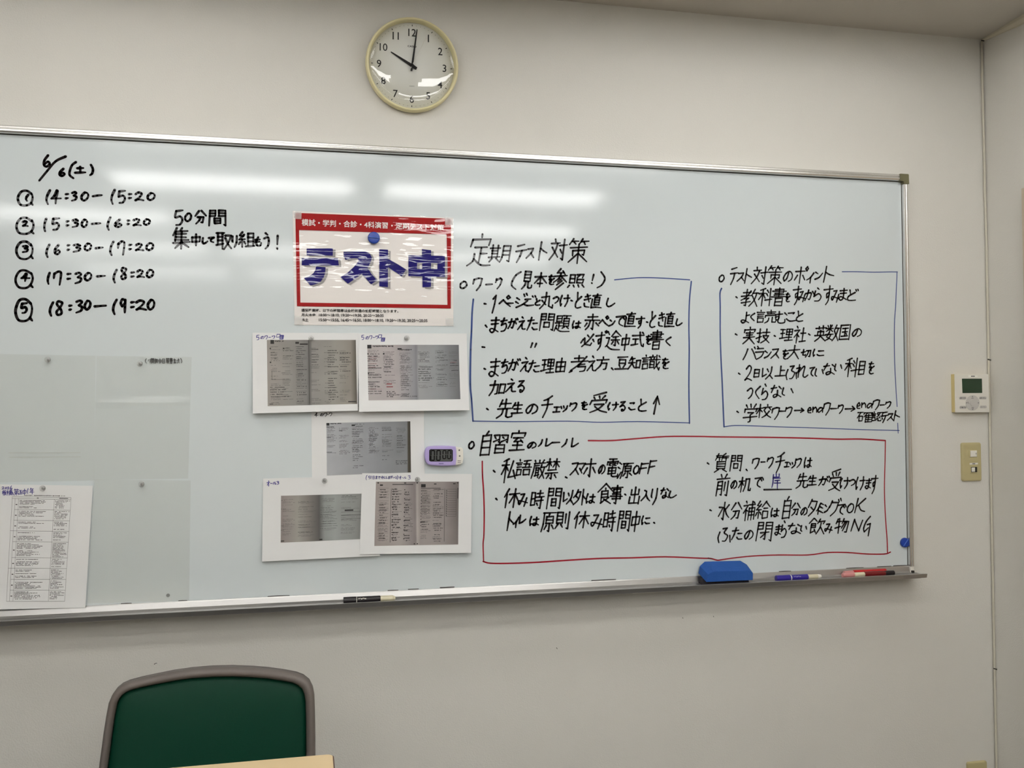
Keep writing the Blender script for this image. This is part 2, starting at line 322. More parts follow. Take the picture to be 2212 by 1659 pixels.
GL = {}
def _g(txt):
    for ln in txt.strip().split('\n'):
        k, d = ln.split('|')
        GL[k] = [[tuple(map(float, p.split(','))) for p in st.split()] for st in d.split(';')]
_g('''0|50,0 10,40 8,80 40,100 85,75 98,30 75,3 50,0
1|100,0 30,35 5,70 45,100
I|5,22 60,0 50,50 25,100
2|5,20 40,0 75,15 60,50 5,95;5,95 40,85 100,98
3|5,10 60,0 90,15 40,42;40,42 90,55 75,85 0,100
4|55,0 30,40 0,62 100,60;65,5 50,60 45,100
5|25,5 15,50 70,40 95,65 70,95 25,100;25,5 100,0
6|70,0 15,45 10,85 50,100 95,75 70,55 20,75
7|10,15 5,50;10,20 60,0 100,10 95,50 80,100
8|90,10 40,0 20,25 75,60 80,90 30,100 15,75 60,50 95,15
9|85,10 40,0 10,30 35,55 90,25;90,5 85,60 80,100
:|10,10 90,2;10,98 80,90
-|0,70 50,45 100,30
.|0,0 100,100
@|90,22 60,2 25,5 5,35 2,65 20,95 60,100 88,80 98,45 88,15;86,85 98,98
(|100,0 40,20 5,55 5,80 60,100
)|30,0 85,30 95,55 60,85 0,100
!|60,0 40,65;30,92 50,99
o|50,0 8,35 15,90 60,100 98,55 75,5 45,3
テ|10,8 75,0;0,38 100,30;55,33 45,65 20,100
ス|10,8 80,0 60,45 0,100;55,50 100,95
ト|25,0 20,50 15,100;22,35 60,50 100,60
ワ|5,15 0,50;5,15 60,3 100,8 88,60 50,100
ー|0,60 100,40
ク|10,5 0,40;15,15 75,0 100,10 85,60 40,100
ペ|0,75 30,40 60,70 100,98;75,3 60,18 72,33 90,20 77,4
ジ|5,30 30,45;0,60 25,72;10,100 60,80 100,50;62,5 72,20;82,0 92,14
ン|5,10 40,30;5,100 60,75 100,20
ポ|5,30 75,25;42,5 42,100;20,50 0,80;62,50 80,78;88,0 76,12 88,24 98,10 88,0
イ|85,0 45,45 0,70;48,42 48,100
バ|25,15 15,60 0,100;50,15 72,50 88,90;68,0 78,15;90,-5 100,10
ラ|15,5 85,0;0,35 95,30 75,70 20,100
チ|85,0 45,15 10,22;0,45 100,38;52,18 50,60 20,100
エ|10,10 90,5;50,8 48,88;0,92 100,85
ッ|0,20 15,50;40,10 52,42;95,5 85,55 40,100
ル|25,10 20,60 0,100;60,0 58,92 75,88 100,55
マ|0,10 95,5 50,70;30,50 65,95
ホ|5,30 95,25;50,0 50,100 38,92;25,50 0,85;70,48 100,80
レ|10,0 8,95 50,80 100,45
タ|35,0 0,50;35,12 95,12 75,60 15,100;30,45 70,65
ミ|20,5 80,18;15,40 75,52;5,78 90,98
グ|20,10 0,50;22,20 75,18 60,65 15,100;75,0 83,15;92,-5 100,8
オ|0,35 100,25;60,0 60,100 45,92;55,38 10,85
の|55,15 40,70 15,95 0,65 25,20 65,0 100,30 95,75 60,100
は|12,0 3,50 10,100 20,80;40,32 100,28;72,5 72,85 50,98 38,82 60,72 100,92
を|10,15 80,12;45,0 20,50 50,40 55,75;95,35 40,62 35,90 60,100 95,97
ご|10,35 60,30;5,80 35,95 90,90;70,0 78,15;92,0 100,14
こ|15,10 75,5 65,20;5,75 40,98 100,90
と|25,0 35,45;90,25 20,60 15,90 50,100 100,95
つ|0,25 60,0 100,25 85,70 40,100
け|12,5 0,50 10,95 20,75;40,30 100,25;75,0 78,55 55,100
き|20,18 85,8;15,42 90,30;45,0 75,60;20,70 30,95 80,100
直|15,12 90,8;55,0 50,22;35,25 33,75;35,25 78,25 78,75;35,42 78,42;35,58 78,58;33,75 78,75;12,35 10,95 50,92 100,95
し|15,0 5,70 25,98 60,90 100,60
ま|10,20 95,15;15,45 90,40;55,0 55,80 30,100 5,85 30,72 95,95
ち|5,25 95,15;50,0 20,55 75,42 95,65 70,95 25,100
が|0,35 50,25 60,40 50,90 35,85;30,0 20,60 0,100;65,20 85,50;74,0 80,12;90,-5 98,10
え|45,0 60,10;15,38 75,30 5,98;40,65 55,60 65,92 100,95
た|0,25 60,18;32,0 20,55 0,100;55,48 95,45;50,80 65,95 100,92
す|0,20 100,15;60,0 62,50 40,62 35,42 62,35 60,75 35,100
ず|0,25 85,18;50,5 52,52 32,64 28,46 52,38 50,78 28,100;85,0 92,10;98,-4 104,6
で|0,20 80,10 40,40 35,80 70,100;70,30 78,45;88,20 95,35
く|85,0 10,45 90,100
る|15,5 80,0 10,55 60,40 95,65 75,95 45,100 40,82 60,82
ら|40,0 60,12;20,25 10,65 60,45 95,65 75,95 25,100
み|15,10 55,5 15,80 0,70 10,55 100,72;85,35 65,100
か|0,35 55,25 65,40 50,90 35,85;30,0 20,60 0,100;75,15 100,50
よ|55,30 95,25;55,0 55,75 25,95 5,80 30,68 95,95
む|0,25 60,20;30,0 32,60 10,70 8,48 32,45 28,85 50,98 85,90 85,65;78,10 100,30
に|12,0 3,50 10,100 20,80;50,25 95,20;42,75 60,90 100,85
ふ|10,30 0,65 12,98;30,8 62,3 45,35 74,52 60,85 36,88;88,50 100,92
れ|20,0 20,100;0,28 30,22 5,70;22,55 55,15 65,20 60,85 75,98 100,80
て|0,15 95,5 45,40 40,80 85,100
い|10,5 5,70 25,90;80,15 100,60
な|0,25 50,18;28,0 5,60;70,10 95,28;62,42 62,85 35,98 28,82 55,72 100,95
り|10,5 5,45 15,55;85,0 80,60 40,100
も|50,0 25,55 35,95 80,95 90,65;10,30 75,25;5,58 70,52
う|35,0 65,10;10,35 70,25 85,50 70,80 30,100
ど|20,5 30,45;72,28 15,62 12,92 45,100 85,95;75,3 82,15;92,-2 100,10
定|50,0 50,12;12,18 6,40;12,18 92,15 85,36;25,42 78,40;52,42 50,88;52,62 80,60;28,60 22,85 0,100;25,78 60,95 100,98
期|5,20 50,18;15,3 15,70;40,3 40,70;15,35 40,35;15,50 40,50;0,72 52,68;18,78 5,98;35,78 48,92;65,8 62,70 52,100;65,8 95,8 95,95 85,90;65,35 93,35;65,58 93,58
対|25,0 28,15;5,22 55,18;42,22 30,60 0,95;12,40 50,85;55,32 100,28;82,0 82,98 68,90;62,50 72,65
策|18,0 0,22;12,10 45,8;25,12 32,22;65,0 50,20;60,10 98,8;72,12 80,22;8,35 92,32;50,22 50,100;22,48 22,68;22,48 80,46 78,66 70,62;48,62 5,95;52,62 98,92
見|20,0 18,55;20,0 80,0 78,55;20,18 78,18;20,36 78,36;18,55 78,55;38,58 30,80 0,100;62,58 62,90 75,97 98,92 98,78
本|5,28 95,25;50,0 50,100;48,28 5,75;52,28 98,72;30,75 70,73
参|45,0 20,22 72,20;62,12 80,28;5,38 95,35;50,22 40,45 0,68;55,40 98,65;55,50 32,65;62,60 28,80;75,70 22,100
照|8,5 8,65;8,5 38,5 38,65;8,35 38,35;8,65 38,65;48,5 90,3 82,28;65,5 48,30;52,40 52,65;52,40 90,40 88,65;52,65 88,65;10,82 0,100;32,82 38,98;60,82 68,96;85,80 98,98
丸|5,30 65,25 68,85 98,95 100,75;40,0 35,60 0,100;10,50 45,75
問|8,0 5,100;8,0 40,0 40,35;8,17 40,17;8,35 40,35;58,0 58,35;58,0 95,0 95,98 85,92;58,17 95,17;58,35 95,35;32,52 32,78;32,52 68,52 68,78;32,78 68,78
題|10,5 10,38;10,5 42,5 42,38;10,20 42,20;10,38 42,38;2,48 50,46;28,48 28,80;28,64 45,63;12,60 0,95;10,78 40,95 100,98;52,5 100,3;75,5 68,20;56,20 56,65;56,20 92,20 92,65;56,35 92,35;56,50 92,50;56,65 92,65;65,68 52,80;80,68 95,80
赤|50,0 50,38;18,18 82,16;2,40 98,38;38,42 30,75 12,98;58,42 58,95 46,90;18,58 5,78;75,56 95,75
必|15,40 0,70;25,30 32,80 75,90 82,70;45,5 58,22;88,0 55,55 10,100;88,42 100,62
途|62,0 35,28;62,2 100,28;48,32 85,30;38,48 95,46;66,32 66,78 56,74;52,56 42,70;78,56 90,70;8,5 20,18;5,38 22,38 15,70 2,85;12,80 45,95 100,98
中|8,28 5,68;8,28 92,25 88,62;5,68 88,64;50,0 48,100
式|5,25 95,20;62,0 68,50 85,90 100,98 100,80;10,48 55,46;32,48 32,82;0,88 55,80;80,3 92,14
書|20,10 78,8 78,26;5,20 95,18;20,30 78,28;15,40 85,38;0,50 100,47;50,0 50,50;28,60 28,100;28,60 75,58 75,100;28,78 75,78;28,98 75,98
理|2,8 38,6;5,40 36,38;0,82 42,72;20,8 20,78;48,5 48,48;48,5 92,5 90,48;48,26 90,26;48,48 90,48;70,5 70,92;50,70 90,68;40,95 100,92
由|8,28 8,100;8,28 92,26 92,98;50,0 50,98;8,62 92,60;8,98 92,96
考|15,15 70,12;42,0 42,35;0,38 98,34;88,5 50,50 0,95;45,55 82,52;48,55 42,70 85,68 80,92 55,100
方|48,0 50,15;0,25 100,20;42,25 35,65 0,100;40,50 85,48 78,92 60,95
豆|12,8 88,5;28,25 28,50;28,25 75,24 74,50;28,50 74,50;30,62 38,82;75,58 62,82;0,95 100,90
知|22,0 5,30;15,15 50,12;0,45 55,42;30,15 28,50 0,95;32,55 52,85;65,28 65,85;65,28 98,26 96,85;65,82 96,82
識|20,0 22,10;2,20 38,18;8,32 34,31;8,44 34,43;8,58 8,90;8,58 34,57 34,90;8,90 34,88;42,12 72,10;57,2 57,12;48,18 50,28;66,18 62,28;40,32 100,28;46,42 46,85;46,42 68,42 68,82;46,62 68,62;46,82 68,82;78,0 82,60 98,98 100,80;95,45 72,90;90,5 98,15
加|0,30 50,25 48,85 35,90;28,0 20,60 0,100;65,25 62,85;65,25 98,22 95,82;62,82 95,80
先|25,5 10,38;20,25 85,20;52,0 50,50;0,52 100,48;38,52 30,80 0,100;62,50 62,88 75,95 100,90 100,75
生|25,5 5,40;20,25 90,22;52,0 52,90;20,58 85,55;0,95 100,90
受|85,0 15,15;20,22 28,35;48,18 52,32;80,15 68,32;8,42 0,60;8,42 95,38 88,55;25,62 78,60 50,85 5,100;32,70 60,90 100,100
教|8,20 55,16;30,0 30,35;0,40 60,34;55,8 30,45 0,65;18,55 45,52 30,62;30,62 32,95 20,92;5,78 55,72;75,0 60,35;68,22 100,20;90,22 78,65 52,100;65,40 98,98
科|45,0 8,12;0,30 50,28;28,8 28,100;26,32 0,65;32,35 48,55;60,12 72,24;58,32 70,44;50,68 100,60;85,0 85,100
読|20,0 22,10;2,18 40,16;8,32 36,31;8,46 36,45;8,60 8,92;8,60 36,60 36,90;8,92 36,90;50,14 95,12;72,0 72,28;56,28 92,27;48,42 46,56;48,42 98,40 95,54;64,58 60,82 45,98;80,56 80,90 100,92 100,78
実|50,0 50,12;8,16 6,32;8,16 92,14 88,28;20,36 80,34;25,48 76,46;5,62 95,58;50,28 48,66 5,98;52,64 98,98
技|0,30 38,26;22,0 22,95 10,88;0,68 38,52;45,25 98,22;70,0 70,45;50,48 88,46 70,78 38,100;52,58 100,98
社|22,0 28,10;5,25 45,22 5,65;28,45 28,100;32,52 45,62;58,40 98,38;76,8 76,90;50,92 100,88
英|5,15 95,12;32,3 32,25;68,0 68,25;25,38 25,60;25,38 75,36 75,60;0,62 100,58;50,26 45,70 5,100;52,65 98,98
数|12,5 18,15;42,2 36,14;0,24 52,22;28,2 28,42;26,26 5,42;32,26 50,40;28,45 10,75 48,92;0,62 55,58;42,60 28,85 5,98;75,0 60,35;68,22 100,20;90,22 78,65 52,100;65,40 98,98
国|8,5 5,98;8,5 92,2 92,98;5,98 92,95;25,24 75,22;28,48 72,46;22,78 78,74;50,24 50,76;62,58 68,66
大|0,35 100,30;50,0 45,50 0,100;52,45 98,98
切|0,40 45,28;22,5 20,70 45,75 48,62;55,18 98,14 92,90 78,88;75,18 68,60 48,98
日|12,0 10,100;12,0 88,0 88,98;12,50 88,48;10,100 88,98
月|15,0 12,60 0,100;15,0 88,0 88,98;15,33 88,32;12,62 88,62
以|8,15 12,80 45,60;48,20 60,40;85,0 78,55 42,100;75,68 100,95
上|48,0 48,92;50,42 88,40;0,96 100,92
目|12,0 10,100;12,0 88,0 88,98;12,33 88,32;12,64 88,62;10,100 88,98
学|12,5 22,20;45,0 50,18;85,0 70,20;8,28 4,45;8,28 95,26 90,42;30,48 72,46 50,60;50,60 54,92 38,98;0,74 100,68
校|0,30 42,26;22,0 22,100;20,32 0,70;25,38 40,55;70,0 72,15;45,22 100,18;60,28 48,45;82,26 96,42;86,48 65,80 40,100;55,50 75,82 100,98
確|0,10 38,8;20,10 0,60;12,42 12,88;12,42 34,42 34,86;12,86 34,84;45,12 42,28;45,14 100,10 94,24;64,16 45,50;56,38 56,98;60,38 98,36;76,24 76,94;58,56 94,54;58,74 94,72;56,95 100,92
認|20,0 22,10;2,20 38,18;8,32 34,31;8,44 34,43;8,58 8,90;8,58 34,57 34,90;8,90 34,88;48,8 92,5 86,45 76,42;68,8 62,35 44,55;48,22 60,30;46,70 42,88;56,62 58,92 82,94 84,80;68,55 74,66;90,62 100,80
自|60,0 40,15;12,18 8,100;12,18 90,15 90,98;12,42 90,40;12,68 90,65;8,98 90,95
習|5,5 42,3 42,42 34,38;12,14 20,22;5,38 38,26;55,5 95,3 95,42 86,38;62,14 72,22;56,38 90,26;50,45 42,55;22,56 20,100;22,56 80,54 80,98;22,76 80,75;20,98 80,96
室|50,0 50,10;8,14 5,32;8,14 92,12 88,28;20,36 82,34;48,36 25,55 75,52;66,44 82,58;20,72 80,70;50,56 50,92;2,96 98,92
私|42,0 8,12;0,30 50,26;26,8 26,100;24,32 0,65;32,35 46,50;75,10 48,80 92,72;80,50 100,85
語|20,0 22,10;2,20 38,18;8,32 34,31;8,44 34,43;8,60 8,92;8,60 34,59 34,90;8,92 34,90;48,8 95,5;68,8 60,45;50,26 88,24 85,46;42,48 100,44;52,60 52,92;52,60 92,58 90,92;52,90 90,88
厳|15,2 22,14;48,0 48,12;82,0 72,14;10,18 98,15;14,18 10,65 0,98;22,30 52,28;25,42 52,41;28,42 28,80;48,42 48,95;28,55 48,54;28,68 48,67;20,84 56,78;70,24 58,50;66,38 98,36;90,38 80,70 58,98;64,52 98,98
禁|5,15 45,13;25,0 25,48;24,16 5,40;28,18 42,32;55,13 98,12;76,0 76,48;74,16 55,40;78,18 98,38;20,56 80,54;5,70 95,68;50,70 50,98 40,94;28,78 15,95;70,78 85,92
電|18,5 82,3;8,18 4,34;8,18 95,16 90,30;50,5 50,45;22,26 38,27;22,36 38,37;62,25 78,26;62,35 78,36;20,52 20,82;20,52 80,50 80,80;20,66 80,65;20,82 80,80;50,46 50,92 65,98 100,95 100,84
源|8,5 20,15;2,32 14,42;5,95 25,60;32,12 98,8;36,12 34,60 22,98;62,12 55,24;48,26 48,55;48,26 85,25 85,54;48,40 85,40;48,55 85,54;66,56 66,95 56,92;50,68 38,85;80,66 95,82
O|50,0 12,30 5,75 35,100 80,85 98,40 80,5 45,3
F|20,0 5,100;20,5 100,0;15,50 85,42
K|20,0 5,100;95,0 15,58;35,50 60,80 100,90
N|20,0 0,100;20,0 70,95;70,95 95,5
G|75,0 30,25 5,60 20,80 70,58;50,42 90,36;90,36 82,100
休|28,0 0,45;18,28 15,100;35,28 100,24;68,0 66,98;64,30 36,75;70,30 100,72
時|8,12 6,80;8,12 35,10 35,78;8,44 35,43;6,78 35,76;48,15 92,12;68,0 68,35;40,36 100,32;42,55 98,52;80,35 80,98 68,92;52,68 60,80
間|8,0 5,100;8,0 40,0 40,35;8,17 40,17;8,35 40,35;58,0 58,35;58,0 95,0 95,98 85,92;58,17 95,17;58,35 95,35;34,50 34,84;34,50 66,50 66,84;34,67 66,67;34,84 66,84
外|30,0 20,30 0,55;25,18 55,15 40,65 5,100;20,42 40,58;75,0 75,100;75,42 100,62
食|50,0 0,42;52,2 100,38;50,22 52,32;28,38 70,36 70,66;28,38 28,95;28,52 70,51;28,66 70,65;28,95 48,82;78,66 55,80;48,74 95,98
事|5,12 95,10;50,0 50,98 36,92;22,20 22,36;22,20 78,19 78,35;22,36 78,35;15,46 82,45 82,72;0,58 100,56;15,72 85,70
出|50,0 50,92;18,15 15,45 82,42;84,12 82,42;8,58 5,95 92,92;94,55 92,98
入|30,5 50,10 45,50 0,98;48,38 70,75 100,98
原|5,5 98,2;12,5 10,60 0,100;52,6 44,18;30,22 30,55;30,22 82,20 82,54;30,38 82,38;30,55 82,54;56,56 56,98 44,94;36,68 22,86;74,66 92,84
則|8,5 8,65;8,5 48,4 48,65;8,25 48,25;8,45 48,44;8,65 48,64;18,70 2,95;38,70 52,88;68,12 68,65;92,0 92,98 80,92
質|25,0 5,35;10,14 48,10;18,22 48,20;32,22 32,38;75,0 55,12 50,36;55,16 98,12;58,24 98,22;80,24 80,40;20,44 20,82;20,44 80,42 80,80;20,56 80,55;20,68 80,67;20,82 80,80;35,84 8,100;65,84 95,98
前|28,0 35,15;72,0 60,16;0,22 100,18;12,35 8,98;12,35 45,33 45,95 36,90;12,52 45,51;12,68 45,67;65,36 65,75;90,30 90,96 76,92
机|0,30 42,26;22,0 22,100;20,32 0,70;25,38 40,55;55,12 52,60 40,95;55,12 85,10 84,88 100,90 100,75
岸|50,0 50,22;18,5 16,24 82,22;84,2 82,22;12,32 95,30;16,32 12,70 0,98;35,48 88,46;28,66 98,64;62,46 60,100
水|50,0 50,98 36,90;5,30 38,28 5,80;88,15 58,42;55,35 75,65 100,85
分|35,0 0,42;60,0 100,38;22,50 78,48 70,92 55,90;48,50 38,75 8,100
補|20,0 26,10;5,22 40,20 5,62;26,42 26,98;32,45 40,52;48,18 100,15;74,0 74,95;52,34 50,95;52,34 96,32 96,92;52,52 95,51;52,70 95,69;86,2 94,10
給|25,0 8,22 32,28;35,15 5,48 40,45;22,48 22,95;12,62 2,80;34,60 42,75;70,0 45,32;70,2 100,30;58,38 88,37;54,55 54,92;54,55 90,54 90,90;54,92 90,90
閉|8,0 5,100;8,0 40,0 40,35;8,17 40,17;8,35 40,35;58,0 58,35;58,0 95,0 95,98 85,92;58,17 95,17;58,35 95,35;28,55 78,52;58,42 58,90 48,86;55,58 30,82
飲|28,0 0,32;30,2 50,22;15,35 42,34 42,58;15,35 14,90 40,78;15,46 42,45;15,58 42,57;35,70 48,88;68,5 52,35;64,22 98,18 90,36;76,30 72,60 50,98;76,55 100,98
物|15,5 2,35;8,22 42,20;25,0 25,98;0,65 42,52;60,0 48,35;58,20 96,18 88,92 74,90;70,22 48,65;84,22 56,85
集|25,0 0,35;15,20 15,62;55,0 42,14;18,16 88,14;20,30 80,29;20,44 80,43;15,58 95,56;52,16 52,58;0,70 100,67;50,60 50,100;46,70 12,95;54,70 95,92
取|0,8 52,5;10,8 10,72;42,8 42,98;10,28 42,27;10,48 42,47;0,75 48,66;58,22 98,20 80,60 50,98;60,35 78,70 100,95
組|25,0 8,22 32,28;35,15 5,48 40,45;22,48 22,95;12,62 2,80;34,60 42,75;58,8 58,88;58,8 90,7 90,88;58,34 90,33;58,60 90,59;45,92 100,88
板|0,30 42,26;22,0 22,100;20,32 0,70;25,38 40,55;50,10 100,6;55,10 52,60 42,98;58,35 90,34 75,70 55,100;62,50 100,96
橋|0,30 34,26;18,0 18,100;16,32 0,70;20,38 34,55;90,0 55,12;45,22 100,20;70,12 45,42;76,22 98,40;58,35 58,50 84,50 84,35 58,35;46,58 46,100;46,58 98,56 98,98;62,70 62,86 82,86 82,70 62,70
第|18,0 0,22;12,10 45,8;25,12 32,22;65,0 50,20;60,10 98,8;72,12 80,22;12,34 85,32 82,50;14,50 82,50;14,50 12,68 92,66 86,92;50,34 50,100;48,68 5,98
五|12,5 88,3;48,5 35,92;18,45 78,43 75,92;0,95 100,93
年|28,0 5,32;22,16 90,12;26,40 85,38;26,40 24,66;0,68 100,64;58,14 58,100
土|20,22 80,20;50,0 50,92;0,98 100,92
"|20,0 0,100;100,10 80,95
>|0,55 50,50 100,50;70,5 100,50 65,98
^|30,100 50,0;0,40 50,0 100,45
e|10,60 80,45 50,5 10,40 20,90 90,95
n|10,10 15,95;15,45 55,10 80,35 90,95
a|85,20 40,10 5,60 30,95 80,40;82,20 90,95
~|15,0 100,0 85,70 0,75 15,0
%|15,0 100,0 85,100 0,100 15,0;30,10 20,90;50,10 40,90;72,10 62,90;88,10 78,90''')
SOFT = set('0123456789()oOeaGのはをごことつけきしまちがえたすずでくるらみかよむにふれていなりもうど@')

